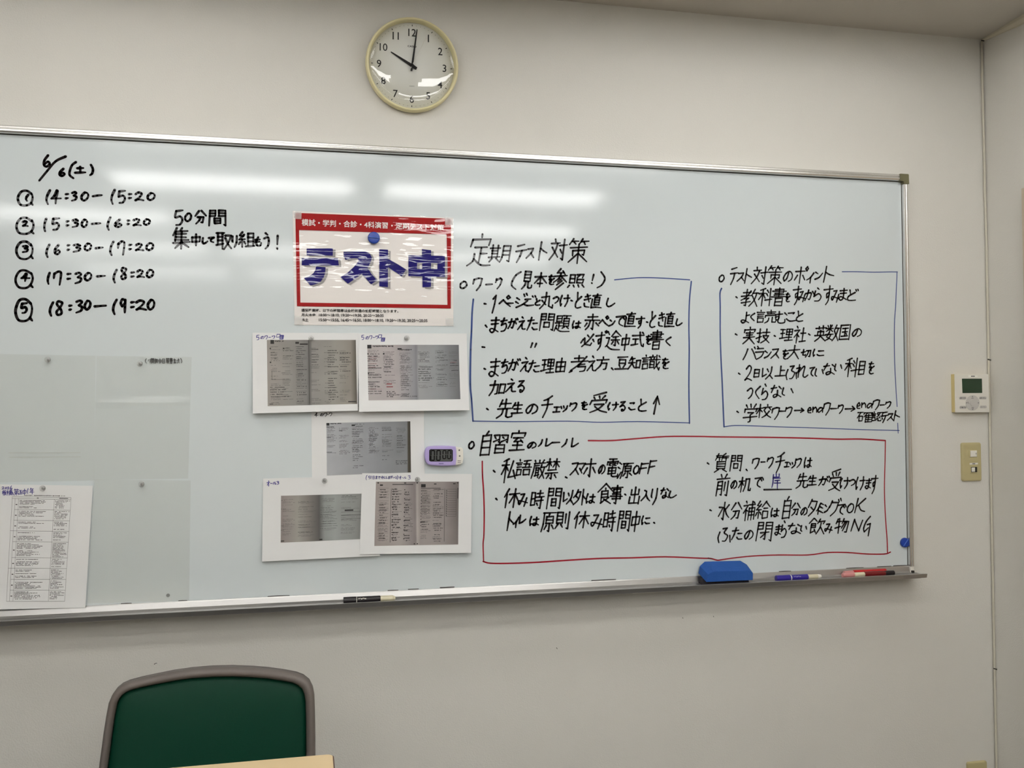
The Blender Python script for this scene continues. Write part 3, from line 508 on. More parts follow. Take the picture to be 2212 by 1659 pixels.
# handwriting: one entry per line of writing -> (survey crop, pen width in m, 'char x0 y0 x1 y1 ...')
HW = [
 ('A', .0053, '6 315 120 362 202/S 285 128 475 302/6 430 218 470 268/( 503 168 550 286/土 545 203 618 246/) 652 188 674 264'),
 ('A', .0050, '@ 130 375 240 482/1 188 405 205 450/1 335 373 362 473/4 372 372 442 470/: 475 398 497 432/3 520 385 556 448/0 588 388 640 446/- 672 402 738 422/1 805 370 830 473/5 850 375 907 463/: 932 398 955 430/2 978 388 1040 447/0 1066 393 1120 443'),
 ('A', .0050, '@ 118 570 245 688/2 165 595 202 632/1 320 578 335 668/5 372 575 430 658/: 483 595 500 628/3 525 585 568 638/0 590 585 632 638/- 665 607 728 620/1 778 568 800 660/6 830 585 882 638/: 922 590 940 618/2 965 580 1022 628/0 1040 582 1085 622'),
 ('A', .0050, '@ 118 742 240 868/3 165 775 205 820/1 335 765 358 858/6 395 770 435 835/: 487 768 507 805/3 532 765 585 818/0 612 758 660 808/- 692 782 745 797/1 797 745 822 842/7 852 742 900 840/: 935 765 955 800/2 982 760 1038 808/0 1058 755 1110 805'),
 ('A', .0050, '@ 112 950 240 1080/4 155 975 215 1030/1 345 970 360 1052/7 388 960 442 1058/: 487 975 515 1015/3 545 970 592 1045/0 612 970 662 1025/- 702 988 760 1000/1 822 948 845 1042/8 872 935 918 1015/: 948 965 975 998/2 992 950 1045 1003/0 1060 948 1110 1003'),
 ('A', .0054, '@ 112 1160 235 1318/5 150 1190 195 1260/1 360 1185 385 1282/8 402 1175 455 1275/: 502 1205 520 1238/3 552 1170 598 1258/0 612 1172 655 1235/- 687 1203 768 1217/1 818 1165 845 1270/9 870 1160 912 1258/: 948 1180 975 1220/2 985 1170 1060 1238/0 1068 1165 1118 1235'),
 ('B', .0049, '5 265 105 405 340/0 435 155 540 280/分 600 115 775 320/間 812 110 1100 355'),
 ('B', .0049, '集 245 385 515 725/中 545 485 690 670/し 715 545 800 635/て 820 535 905 615/取 940 450 1180 730/り 1190 510 1280 690/組 1290 455 1555 700/も 1545 535 1665 670/う 1690 470 1790 720/! 1895 510 1930 725'),
 ('C', .0045, '定 125 60 310 320/期 285 145 465 290/テ 505 145 590 292/ス 595 175 655 255/ト 690 125 760 270/対 785 100 920 275/策 935 100 1095 298'),
 ('C', .0045, 'o 50 445 108 500/ワ 158 415 225 518/ー 262 460 315 478/ク 340 420 388 505/( 475 365 540 508/見 560 365 640 505/本 655 375 760 490/を 768 395 820 470/参 815 340 925 510/照 935 385 1070 495/! 1120 390 1145 462/) 1175 368 1232 495'),
 ('K', .0044, '. 28 125 50 128/I 112 38 160 222/ペ 190 38 305 155/ー 270 112 330 130/ジ 358 20 480 165/ご 440 45 560 150/と 555 75 610 140/丸 615 8 745 178/つ 745 55 800 120/け 818 35 915 155/. 930 92 945 97/と 975 10 1040 170/き 1055 30 1140 160/直 1135 25 1250 175/し 1298 70 1385 155'),
 ('K', .0044, '. 40 350 58 370/ま 88 270 185 425/ち 195 275 265 412/が 280 285 375 385/え 380 265 460 395/た 480 270 585 400/問 605 232 755 405/題 765 245 920 418/は 945 305 1030 380/赤 1070 235 1230 398/ペ 1225 250 1330 360/ン 1330 290 1385 355/で 1395 240 1510 355/直 1485 218 1605 370/す 1605 260 1690 378/. 1715 315 1730 320/と 1748 208 1810 370/き 1830 222 1905 360/直 1900 218 2010 370/し 2020 285 2085 352'),
 ('K', .0044, '. 8 575 35 578/" 515 535 568 580/必 1035 445 1170 570/ず 1185 415 1290 610/途 1290 408 1445 605/中 1455 445 1540 608/式 1560 420 1690 575/を 1705 455 1765 545/書 1745 405 1890 600/く 1910 475 1970 560'),
 ('C', .0043, '. 248 1155 260 1160/ま 290 1075 375 1220/ち 385 1080 440 1192/が 448 1080 540 1175/え 545 1065 620 1180/た 612 1090 700 1185/理 715 1075 822 1195/由 832 1070 915 1182/. 962 1172 940 1186/考 958 1050 1095 1180/え 1090 1055 1165 1175/方 1165 1060 1262 1165/. 1285 1150 1300 1165/豆 1318 1055 1425 1165/知 1425 1060 1520 1165/識 1530 1045 1680 1168/を 1690 1070 1755 1155'),
 ('C', .0044, '加 295 1255 420 1375/え 425 1240 510 1345/る 520 1255 578 1345'),
 ('C', .0044, '. 268 1480 282 1490/先 358 1405 480 1560/生 475 1430 565 1522/の 592 1445 680 1522/チ 718 1375 805 1550/エ 812 1465 865 1512/ッ 872 1455 925 1505/ク 945 1435 1000 1500/を 1035 1425 1090 1487/受 1110 1350 1255 1510/け 1258 1430 1340 1495/る 1350 1425 1400 1500/こ 1425 1430 1480 1490/と 1500 1405 1572 1500/^ 1625 1380 1675 1525'),
 ('D', .0040, 'o 100 150 150 210/テ 205 80 280 238/ス 275 130 340 208/ト 340 90 410 225/対 415 75 560 238/策 560 65 700 240/の 710 115 790 210/ポ 815 70 940 230/イ 930 130 1000 225/ン 1005 115 1075 190/ト 1080 70 1185 215'),
 ('D', .0040, '. 260 355 275 365/教 310 285 470 445/科 475 275 600 440/書 595 270 735 440/を 725 320 770 400/す 795 255 870 430/み 850 300 920 400/か 915 290 1000 390/ら 990 270 1070 395/す 1085 250 1170 430/み 1165 290 1240 405/ま 1230 275 1310 385/ど 1310 285 1410 390'),
 ('D', .0040, 'よ 310 500 390 605/く 395 510 440 580/読 450 480 640 605/む 630 495 740 605/こ 735 500 830 585/と 825 490 895 585'),
 ('D', .0040, '. 255 705 272 715/実 330 640 445 800/技 455 660 580 790/. 620 720 635 728/理 675 655 800 770/社 805 635 920 790/. 945 705 960 715/英 1005 630 1110 775/数 1105 620 1235 770/国 1235 618 1340 760/の 1360 655 1440 730'),
 ('D', .0040, 'バ 335 830 470 948/ラ 445 840 525 945/ン 530 860 590 930/ス 595 845 670 935/を 695 855 755 940/大 755 815 860 940/切 875 850 965 925/に 985 850 1090 915'),
 ('D', .0040, '. 285 1075 300 1085/2 350 1005 415 1145/日 428 1040 485 1110/以 500 1015 610 1130/上 635 1010 730 1105/ふ 735 1000 840 1140/れ 830 995 945 1115/て 955 1015 1000 1100/い 1005 1030 1085 1110/な 1085 985 1195 1090/い 1190 985 1260 1060/科 1290 935 1410 1110/目 1415 965 1480 1085/を 1505 970 1565 1080'),
 ('D', .0040, 'つ 365 1215 415 1315/く 440 1200 490 1315/ら 500 1180 565 1325/な 590 1190 690 1305/い 695 1210 800 1290'),
 ('D', .0040, '. 270 1435 285 1445/学 335 1365 460 1540/校 455 1370 595 1495/ワ 600 1395 665 1510/ー 670 1430 725 1435/ク 725 1395 785 1490/> 815 1405 900 1445/e 935 1395 975 1450/n 980 1390 1030 1445/a 1030 1395 1085 1445/ワ 1085 1350 1145 1470/ー 1155 1405 1210 1412/ク 1220 1375 1270 1455/> 1292 1385 1380 1435'),
 ('D', .0038, 'e 1400 1350 1435 1410/n 1440 1350 1490 1400/a 1495 1355 1550 1405/ワ 1550 1325 1610 1420/ー 1620 1368 1660 1380/ク 1670 1345 1718 1405'),
 ('D', .0038, '確 1405 1435 1545 1540/認 1535 1440 1650 1530/テ 1640 1440 1695 1540/ス 1690 1455 1745 1520/ト 1745 1430 1805 1525'),
 ('E', .0043, 'o 95 145 145 208/自 208 50 305 272/習 315 80 455 250/室 475 45 620 232/の 638 150 712 205/ル 740 120 855 190/ー 862 145 930 160/ル 955 115 1105 195'),
 ('E', .0043, '. 322 410 338 425/私 400 300 530 520/語 530 310 670 465/厳 680 315 800 485/禁 800 305 925 490/. 985 470 1000 478/ス 1035 340 1110 450/マ 1095 340 1165 440/ホ 1160 305 1265 465/の 1290 360 1345 440/電 1360 300 1470 470/源 1465 330 1605 485/O 1610 365 1660 440/F 1665 345 1740 440/F 1745 320 1815 440'),
 ('E', .0043, '. 345 668 358 680/休 420 578 560 755/み 555 620 640 740/時 660 595 785 765/間 815 575 945 765/以 955 595 1060 720/外 1060 585 1170 725/は 1175 625 1255 710/食 1280 530 1415 720/事 1400 550 1510 720/. 1530 628 1540 635/出 1570 565 1670 720/入 1685 590 1765 690/り 1770 575 1830 725/な 1860 570 1935 665/し 1935 600 2005 660'),
 ('E', .0043, 'ト 450 790 510 962/イ 505 840 560 935/レ 560 820 620 900/は 655 835 740 915/原 770 795 890 975/則 895 790 1025 950/休 1065 790 1200 940/み 1225 810 1325 945/時 1330 780 1445 970/間 1465 785 1580 970/中 1590 785 1670 970/に 1685 830 1760 905/. 1795 888 1806 895'),
 ('F', .0040, '. 178 330 195 342/質 250 235 390 425/問 410 255 530 415/. 572 395 585 408/ワ 635 280 700 390/ー 725 315 765 325/ク 785 275 845 380/チ 875 225 960 430/エ 965 320 1010 375/ッ 1015 320 1075 380/ク 1070 285 1130 375/は 1165 275 1240 375'),
 ('F', .0040, '前 270 445 400 670/の 420 510 475 590/机 500 475 620 625/で 660 465 750 575/- 752 596 1032 604/先 1090 435 1200 585/生 1200 460 1290 560/が 1315 470 1420 560/受 1420 390 1540 610/け 1530 480 1620 590/つ 1620 500 1680 560/け 1690 470 1780 605/ま 1785 490 1845 590/す 1840 455 1905 640'),
 ('F', .0040, '. 205 808 220 815/水 290 730 405 910/分 420 735 525 905/補 540 720 660 920/給 670 720 810 905/は 825 790 905 875/自 945 675 1030 895/分 1035 740 1120 865/の 1130 785 1190 860/タ 1205 700 1290 870/イ 1290 745 1325 850/ミ 1315 735 1365 840/ン 1370 750 1420 830/グ 1420 700 1530 870/で 1500 740 1590 850/O 1600 745 1665 835/K 1680 690 1785 835'),
 ('F', .0040, 'ふ 290 985 420 1145/た 430 990 535 1110/の 560 1015 640 1105/閉 675 935 840 1125/ま 865 960 930 1060/ら 925 920 985 1085/な 1000 945 1130 1050/い 1125 965 1190 1030/飲 1210 890 1370 1055/み 1375 945 1450 1040/物 1480 895 1615 1045/N 1645 905 1755 1025/G 1765 875 1840 1070'),
]
HW_BLUE = ('F', .0036, '岸 833 440 925 585')
CROPS = dict(A=(0, 300, 3.3515), B=(340, 440, 7.373), C=(980, 490, 3.770), K=(1040, 630, 4.809), D=(1530, 560, 4.365), E=(990, 920, 4.254), F=(1490, 930, 4.706))
DRAWN = [  # colour, width, crop, points
 ('blue', .0030, 'C', '1310,432 1500,415 1700,418 1922,432'),
 ('blue', .0040, 'C', '1935,445 1920,600 1915,800 1918,1000 1915,1300 1920,1600'),
 ('blue', .0026, 'C', '160,1582 500,1586 940,1583 1200,1592 1500,1586 1920,1597'),
 ('blue', .0046, 'C', '160,590 150,700 145,850 138,1000 135,1280 145,1400 157,1582'),
 ('blue', .0026, 'D', '1262,118 1400,118 1560,122 1766,120 1778,135 1772,300 1765,450 1755,620 1755,900 1765,1150 1780,1390'),
 ('blue', .0024, 'D', '1785,1545 1790,1640'),
 ('blue', .0025, 'D', '148,1580 250,1568 450,1572 700,1582 1000,1590 1400,1605 1800,1615'),
 ('blue', .0042, 'D', '125,275 110,320 112,450 112,700 120,950 130,1150 140,1400 148,1580'),
 ('red', .0040, 'E', '1195,135 1400,135 1600,120 1900,98 2212,97 2398,101 2900,106 3212,113 3483,122 3700,121 3924,135'),
 ('red', .0034, 'F', '1988,102 1985,300 1978,600 1990,900 2005,1100 2010,1250'),
 ('red', .0036, 'E', '220,325 222,450 232,600 238,800 235,1000 228,1080 230,1180 232,1245'),
 ('red', .0038, 'E', '228,1245 300,1262 500,1262 750,1252 1000,1235 1300,1218 1600,1212 1900,1203 2212,1215 2310,1217'),
 ('red', .0036, 'F', '185,1298 225,1303 280,1318 330,1312 450,1295 650,1275 900,1265 1200,1265 1400,1240 1600,1240 1800,1255 1980,1255 2040,1235'),
]

# ------------------------------------------------------------------ materials
M_WALL = mat('wallpaper', rgb(219, 216, 209), 0.75, bump=(260, 0.35, 0.002), var=(1.5, 0.02))
M_CEIL = mat('ceiling_board', rgb(200, 194, 184), 0.9, bump=(150, 0.3, 0.002))
M_FLOOR = mat('carpet_tile', rgb(70, 67, 64), 0.95, bump=(400, 0.6, 0.003), var=(30, 0.2))
M_BOARD = mat('enamel_board', rgb(209, 216, 218), 0.085, spec=0.5)
M_ALU = mat('brushed_aluminium', rgb(218, 216, 212), 0.27, 0.88)
M_TRAY = mat('tray_aluminium', rgb(178, 176, 174), 0.3, 0.85)
M_OLIVE = mat('olive_plastic', rgb(112, 108, 78), 0.5)
M_DARK = mat('dark_parts_and_gap_shade', rgb(44, 40, 34), 0.7)
M_INK = mat('black_ink', rgb(16, 8, 12), 0.09, spec=0.5)
M_BLUE = mat('blue_ink', rgb(60, 80, 138), 0.1)
M_BLUE2 = mat('pen_ink', rgb(62, 56, 140), 0.4)
M_RED = mat('red_ink', rgb(160, 30, 46), 0.1)
M_PAPER = mat('copy_paper', rgb(226, 226, 226), 0.75, var=(9, 0.015))
M_CLOCKRIM = mat('cream_plastic', rgb(232, 222, 176), 0.42, var=(6, 0.03))
M_DIAL = mat('dial_white', rgb(232, 231, 226), 0.6)
M_BLACK = mat('black_print', rgb(20, 17, 19), 0.6, spec=0.15)
M_GREY = mat('grey_print', rgb(96, 94, 94), 0.6)
M_GREEN = mat('green_vinyl', rgb(2, 54, 38), 0.5, spec=0.16, bump=(500, 0.15, 0.001), var=(3, 0.05))
M_CHAIR = mat('taupe_plastic', rgb(100, 92, 87), 0.5)
M_STEEL = mat('chrome_steel', rgb(180, 180, 180), 0.2, 1.0)
M_WOOD = mat('beige_laminate', rgb(226, 200, 156), 0.4, bump=(30, 0.05, 0.001, (1, 12, 1)), var=(6, 0.03))
M_EDGE = mat('brown_edging', rgb(92, 66, 52), 0.5)
M_PLATE = mat('aged_beige_plastic', rgb(190, 178, 134), 0.45)
M_WHITEP = mat('white_plastic', rgb(228, 224, 214), 0.4)
M_YELLOWED = mat('yellowed_plastic', rgb(214, 196, 138), 0.5)
M_LCD = mat('green_display', rgb(44, 66, 46), 0.25)
M_LCD2 = mat('grey_display', rgb(84, 86, 84), 0.25)
M_PURPLE = mat('lilac_plastic', rgb(180, 164, 218), 0.35)
M_ERASER = mat('blue_foam', rgb(26, 80, 156), 0.8, bump=(120, 0.5, 0.003), var=(25, 0.12))
M_FELT = mat('dark_felt', rgb(48, 44, 50), 0.95, bump=(300, 0.6, 0.003))
M_MAGNET = mat('blue_magnet', rgb(20, 62, 160), 0.3)
M_POSTRED = mat('poster_red', rgb(164, 16, 20), 0.6, spec=0.1)
M_NAVY = mat('poster_navy', rgb(20, 10, 108), 0.6, spec=0.1)
M_POSTW = mat('poster_paper', rgb(236, 230, 226), 0.5)
M_POSTSH = mat('poster_shadow_print', rgb(150, 146, 146), 0.5)
M_TAPE = film_mat('clear_tape', (0.97, 0.97, 0.97, 1), 0.35, rgb(222, 224, 222), 0.2, boost=0.7)
M_LAM = film_mat('laminate', (0.99, 0.99, 0.99, 1), 0.012, rgb(235, 235, 235), 0.012,
                 bump=(22, 0.22, 0.0016, (0.5, 1.0, 2.4), 1.2), boost=0.75)
M_FILM = film_mat('clear_folder', (0.985, 0.985, 0.975, 1), 0.06, rgb(215, 215, 204), 0.2, bump=(7, 0.4, 0.003, (1, 1, 1.6)))
M_CLEAR = film_mat('clear_acrylic', (0.93, 0.93, 0.93, 1), 0.14, rgb(225, 225, 222), 0.12, boost=1.3)
M_GLASS = film_mat('clock_glass', (0.97, 0.975, 0.97, 1), 0.015, rgb(230, 230, 230), 0.008)
M_RIDGE = mat('magnet_ridge_blue', rgb(62, 104, 196), .35)
M_CORE = mat('magnet_core_grey', rgb(150, 150, 148), .4)
M_CABLE = mat('white_cable', rgb(206, 200, 184), 0.5)
M_DUCT = mat('duct_plastic', rgb(206, 198, 178), 0.5)
M_DOOR = mat('door_frame_paint', rgb(200, 184, 164), 0.5)
M_HOUSING = mat('lamp_enamel', rgb(235, 235, 232), 0.45)
M_SMEAR = mat('marker_residue', rgb(78, 74, 72), 0.6)

tm = bpy.data.materials.new('lit_tube'); tm.use_nodes = True
_b = tm.node_tree.nodes['Principled BSDF']
_b.inputs['Base Color'].default_value = (0.9, 0.9, 0.9, 1)
_b.inputs['Emission Color'].default_value = TUBE_COLOR
_b.inputs['Emission Strength'].default_value = TUBE_POWER

# ------------------------------------------------------------------ the room shell
XR, XL, YF, YB, ZC = 0.3148, -4.3, 0.02, -7.2, 1.65 + ZB
def struct(o): o['kind'] = 'structure'; return o
struct(box('floor', (XL - .1, YB - .1, -0.1), (XR + .1, YF + .1, 0), M_FLOOR))
wf = struct(box('wall_front', (XL - .1, YF, 0), (XR, YF + .1, ZC), M_WALL))
struct(box('wall_right', (XR, YB, 0), (XR + .1, YF + .1, ZC), M_WALL))
struct(box('wall_left', (XL - .1, YB, 0), (XL, YF, ZC), M_WALL))
struct(box('wall_back', (XL - .1, YB - .1, 0), (XR + .1, YB, ZC), M_WALL))
struct(box('baseboard_front', (XL, YF - .006, 0), (XR, YF, 0.06), M_DARK))
struct(box('baseboard_right', (XR - .006, YB, 0), (XR, -1.1, 0.06), M_DARK))

# ceiling with openings for the recessed lamps
LAMPS = [(-2.36, -0.71), (-0.50, -0.71), (-2.05, -1.60), (-0.70, -1.60), (-2.146, -2.47), (-0.77, -2.47), (-3.19, -3.44), (-0.64, -3.44),
         (-3.07, -4.55), (-1.76, -4.55), (-0.50, -4.55), (-3.02, -5.76), (-1.65, -5.76), (-0.42, -5.76)]
HX, HY, HD = 0.62, 0.18, 0.09
xs = sorted({XL - .1, XR + .1} | {x + s * HX for x, y in LAMPS for s in (-1, 1)})
ys = sorted({YB - .1, YF + .1} | {y + s * HY for x, y in LAMPS for s in (-1, 1)})
bm = bmesh.new(); gv = {}
def gvert(i, j):
    if (i, j) not in gv: gv[i, j] = bm.verts.new((xs[i], ys[j], ZC))
    return gv[i, j]
for i in range(len(xs) - 1):
    for j in range(len(ys) - 1):
        cx_, cy_ = (xs[i] + xs[i + 1]) / 2, (ys[j] + ys[j + 1]) / 2
        if any(abs(cx_ - x) < HX and abs(cy_ - y) < HY for x, y in LAMPS): continue
        bm.faces.new((gvert(i, j), gvert(i, j + 1), gvert(i + 1, j + 1), gvert(i + 1, j)))
struct(bm_obj('ceiling', bm, M_CEIL))
# one recessed twin-tube lamp, then copies
lamp0 = empty('ceiling_lamp', (LAMPS[0][0], LAMPS[0][1], ZC), 'x', 'lamp', 'recessed twin tube lamps in the ceiling')
def local(o, parent): o.parent = parent; return o
bm = bmesh.new()
P8 = [(-HX, -HY, 0), (HX, -HY, 0), (HX, HY, 0), (-HX, HY, 0), (-HX + .01, -HY + .05, HD), (HX - .01, -HY + .05, HD), (HX - .01, HY - .05, HD), (-HX + .01, HY - .05, HD)]
V8 = [bm.verts.new(p) for p in P8]
for f in ((0, 1, 5, 4), (1, 2, 6, 5), (2, 3, 7, 6), (3, 0, 4, 7), (4, 5, 6, 7)): bm.faces.new([V8[k] for k in f])
local(bm_obj('housing', bm, M_HOUSING), lamp0)
bm = bmesh.new()
for a, b in (((-HX - .012, -HY - .012, -.003), (HX + .012, -HY, .0)), ((-HX - .012, HY, -.003), (HX + .012, HY + .012, .0)),
             ((-HX - .012, -HY, -.003), (-HX, HY, 0)), ((HX, -HY, -.003), (HX + .012, HY, 0))): add_box(bm, a, b)
local(bm_obj('trim_ring', bm, M_HOUSING), lamp0)
for s in (-1, 1):
    local(tube('lamp_tube', [(-.595, s * .075, .0150), (.595, s * .075, .0150)], .0155, tm, n=10), lamp0)
    for e in (-1, 1): local(box('lamp_socket', (e * .605 - .009, s * .075 - .015, 0.0), (e * .605 + .009, s * .075 + .015, .085), M_WHITEP), lamp0)
lamps = [lamp0]; DIM = [ch for ch in lamp0.children if ch.name.startswith('lamp_tube')]
for x, y in LAMPS[1:]:
    c = lamp0.copy(); COL.objects.link(c); c.location = (x, y, ZC)
    for ch in list(lamp0.children):
        d = ch.copy(); COL.objects.link(d); d.parent = c
    if y == -0.71:                                     # row nearest the board is dimmed to even out light on the wall
        for ch in c.children:
            if ch.name.startswith('lamp_tube'): DIM.append(ch)
    lamps.append(c)
tm2 = tm.copy(); tm2.name = 'lit_tube_dimmed'
tm2.node_tree.nodes['Principled BSDF'].inputs['Emission Strength'].default_value = TUBE_POWER * 0.55
for ch in DIM:
    ch.data = ch.data.copy(); ch.data.materials[0] = tm2
_rows = {-0.71: 'row nearest the whiteboard', -1.60: 'second row from the whiteboard', -2.47: 'third row from the whiteboard', -3.44: 'fourth row from the whiteboard', -4.55: 'fifth row from the whiteboard', -5.76: 'row farthest from the whiteboard'}
for o, (x, y) in zip(lamps, LAMPS):
    mates = sorted(p[0] for p in LAMPS if p[1] == y)
    w = {3: ['left', 'middle', 'right'], 2: ['left', 'right']}[len(mates)][mates.index(x)]
    o['label'] = 'recessed twin tube ceiling lamp, %s one in the %s' % (w, _rows[y])

# door in the right wall: only the edge of its frame reaches into view
_d = un(2205.5, 407, x=XR - .022); YD, ZD = _d.y, _d.z - ZB
d1 = empty('door_1', (XR, YD, 0), 'beige painted door in the right wall', None); d1['kind'] = 'structure'
del d1['label']
box('door_frame', (XR - .022, YD - .045, 0), (XR, YD, ZD + ZB), M_DOOR, d1, .002, 1)
box('door_frame', (XR - .022, YD - .9, 0), (XR, YD - .855, ZD + ZB), M_DOOR, d1, .002, 1)
box('door_frame', (XR - .022, YD - .855, 1.0977 + ZB), (XR, YD - .045, ZD + ZB), M_DOOR, d1, .002, 1)
dl = box('door_leaf', (XR - .008, YD - .855, 0.005), (XR, YD - .045, 1.0977 + ZB), M_DOOR, d1)
tube('door_handle', [(XR - .008, YD - .78, 1.0), (XR - .06, YD - .78, 1.0), (XR - .06, YD - .66, 1.0)], .009, M_STEEL, dl)

# small marks on the walls
for i, pts in enumerate([[(333.5, 1435), (335.5, 1433), (339, 1432.4)], [(1202, 1399), (1204, 1402)], [(1474, 1334), (1475.5, 1336)], [(1541, 1331), (1542, 1333)]]):
    k = Ink(YF - .0004); k.stroke([Vector((un(a, b, YF).x, un(a, b, YF).z)) for a, b in pts], .0014)
    k.build('scuff_mark', M_DARK, wf)

# ------------------------------------------------------------------ whiteboard
X0, W_TOP = 0.0, 1.1751
wb = empty('whiteboard', (-1.8, YF, ZB), 'wide white enamel whiteboard covered in black Japanese handwriting, framed in aluminium', 'whiteboard')
box('writing_surface', (-3.6, 0, ZB), (X0, YF, ZB + W_TOP), M_BOARD, wb)
tr = [(.018, 1.1958), (-.006, 1.1958), (-.0105, 1.1950), (-.0130, 1.1925), (-.0133, 1.1885), (-.0112, 1.1868), (-.0112, 1.1860), (-.0136, 1.1845), (-.0140, 1.1810), (-.0122, 1.1772), (-.009, 1.1762), (0.0, 1.1758), (.018, 1.1758)]
prism('frame_rail', [(y, z + ZB) for y, z in tr], 'x', -3.6, -.0125, M_ALU, wb)
vr = [(0.0146, .018), (0.0152, -.006), (0.0146, -.0105), (0.0122, -.0128), (0.0090, -.0130), (0.0072, -.0112), (.0060, -.0112), (.0042, -.0134), (.0018, -.0134), (.0002, -.011), (-.0003, -.004), (0, 0), (.0, .018)]
bmv = bmesh.new(); add_prism(bmv, vr, 'z', ZB + .0, ZB + 1.168); bm_obj('frame_rail', bmv, M_ALU, wb)
vl = [(-3.6 - x, y) for x, y in vr][::-1]
bmv = bmesh.new(); add_prism(bmv, vl, 'z', ZB + .0, ZB + 1.168); bm_obj('frame_rail', bmv, M_ALU, wb)
def cap(sgn, xo):
    pl = [(-.0135, 1.1962), (.0128, 1.1962), (.0152, 1.1945), (.0162, 1.166), (-.0022, 1.166), (-.0022, 1.1728), (-.0135, 1.1748)]
    pl = [(xo + sgn * x, z + ZB) for x, z in pl]
    bmc = bmesh.new(); add_prism(bmc, pl, 'y', -.0158, .0195)
    return bm_obj('corner_cap', bmc, M_OLIVE, wb)
cap(1, 0); cap(-1, -3.6)
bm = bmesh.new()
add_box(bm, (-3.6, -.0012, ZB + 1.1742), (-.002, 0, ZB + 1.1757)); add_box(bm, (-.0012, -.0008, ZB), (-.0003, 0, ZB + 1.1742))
bm_obj('rail_gap_shade', bm, M_DARK, wb)  # dark strip painted in for the shadow in the gap beside the rails
# tray: back web, sloping floor, upturned lip
TX1 = .0192
tray = [(.0195, .0005), (-.0035, .0005), (-.0050, -.0020), (-.0085, -.0145), (-.014, -.0190), (-.050, -.0195), (-.0535, -.0180), (-.0550, -.0145), (-.0560, -.0138), (-.0645, -.0138), (-.0655, -.0146), (-.0625, -.0262), (-.0615, -.0270), (-.050, -.0272), (-.044, -.0300), (.0195, -.0300)]
ty = prism('pen_tray', [(y, z + ZB) for y, z in tray], 'x', -3.6, -.0002, M_TRAY, wb)
prism('tray_end', [(y, z + ZB) for y, z in [(-.012, -.0190), (-.050, -.0195), (-.0535, -.0180), (-.0550, -.0145), (-.0645, -.0138), (-.0655, -.0146), (-.0625, -.0262), (-.050, -.0272), (-.012, -.0290)]], 'x', -.0002, TX1, M_TRAY, wb)
box('tray_stop', (.0015, -.012, ZB - .028), (.0125, .0195, ZB - .0003), M_WHITEP, wb, .002)
box('tray_rubber', (.003, -.0175, ZB - .019), (.0105, -.012, ZB - .0125), M_DARK, wb)

# handwriting and drawn boxes: flat ink on the enamel
def pl2(crop, a, b):
    ox, oy, k = CROPS[crop]; p = un(ox + a / k, oy + b / k, 0); return Vector((p.x, p.z))
def write(ink, spec, to2d, w, jit=1.0, slant=0.0):
    for g in spec.split('/'):
        q = g.split(' '); 
        if g[0] == '/': continue
        ch = q[0]; x0, y0, x1, y1 = map(float, q[1:5])
        if ch == 'S':
            ink.stroke([to2d(x1, y0), to2d(x0 + .62 * (x1 - x0), y0 + .2 * (y1 - y0)), to2d(x0 + .3 * (x1 - x0), y0 + .6 * (y1 - y0)), to2d(x0, y1)], w); continue
        n = len(GL[ch]); ww = w * (1.0 if n < 10 else 0.95 if n < 14 else 0.88)
        for st in GL[ch]:
            pts = []
            for u, v in st:
                u += RND.uniform(-1.6, 1.6) * jit; v += RND.uniform(-1.6, 1.6) * jit
                pts.append(to2d(x0 + (x1 - x0) * u / 100 + slant * (50 - v) / 100 * (y1 - y0), y0 + (y1 - y0) * v / 100))
            ink.stroke(pts, ww, 2.0 if ch in SOFT else 1.1)
for crop, w, spec in HW:
    runs = []; last = None
    for g in spec.split('/'):
        q = g.split(' ')
        if last is None or (float(q[1]) - last) / CROPS[crop][2] > 16 and runs[-1][0][0] != '.': runs.append([])
        runs[-1].append(g); last = float(q[3])
    for run in runs:
        k = Ink(-.0004); write(k, '/'.join(run), lambda a, b: pl2(crop, a, b), w * 1.16, 1.0, 0.0 if crop in 'AB' else 0.13)
        k.build('handwriting', M_INK, wb)
k = Ink(-.0004); write(k, HW_BLUE[2], lambda a, b: pl2('F', a, b), HW_BLUE[1])
k.build('handwriting', M_BLUE2, wb, 'single character written in blue marker above an underline')
for colr, w, crop, pts in DRAWN:
    k = Ink(-.0003)
    k.stroke([pl2(crop, *map(float, p.split(','))) for p in pts.split()], w, 1.2, 0.12)
    k.build('drawn_line', M_BLUE if colr == 'blue' else M_RED, wb, 'thin %s marker line of a drawn box' % colr)
k = Ink(-.0005)
for a, b, y0, y1, w in ((579, 625, 1288.6, 1286.4, .0022), (838, 860, 1275.6, 1274.6, .0022), (882, 904, 1273, 1272, .0022), (951, 981, 1269.4, 1268, .003), (1278, 1330, 1254, 1251.5, .0026), (1580, 1600, 1240.8, 1240, .0018), (1683, 1708, 1236.4, 1235.4, .0024), (1828, 1865, 1229.6, 1228, .0018), (1895, 1925, 1226.2, 1225, .002), (1930, 1961, 1225, 1223.4, .003), (262, 284, 1305, 1304, .002), (386, 404, 1299.8, 1299, .002)):
    pa, pb = un(a, y0, 0), un(b, y1, 0)
    k.stroke([Vector((pa.x, max(pa.z, ZB + .0012))), Vector(((pa.x + pb.x) / 2, max((pa.z + pb.z) / 2, ZB + .0015))), Vector((pb.x, max(pb.z, ZB + .0012)))], w)
k.build('ink_residue', M_SMEAR, wb)['kind'] = 'stuff'

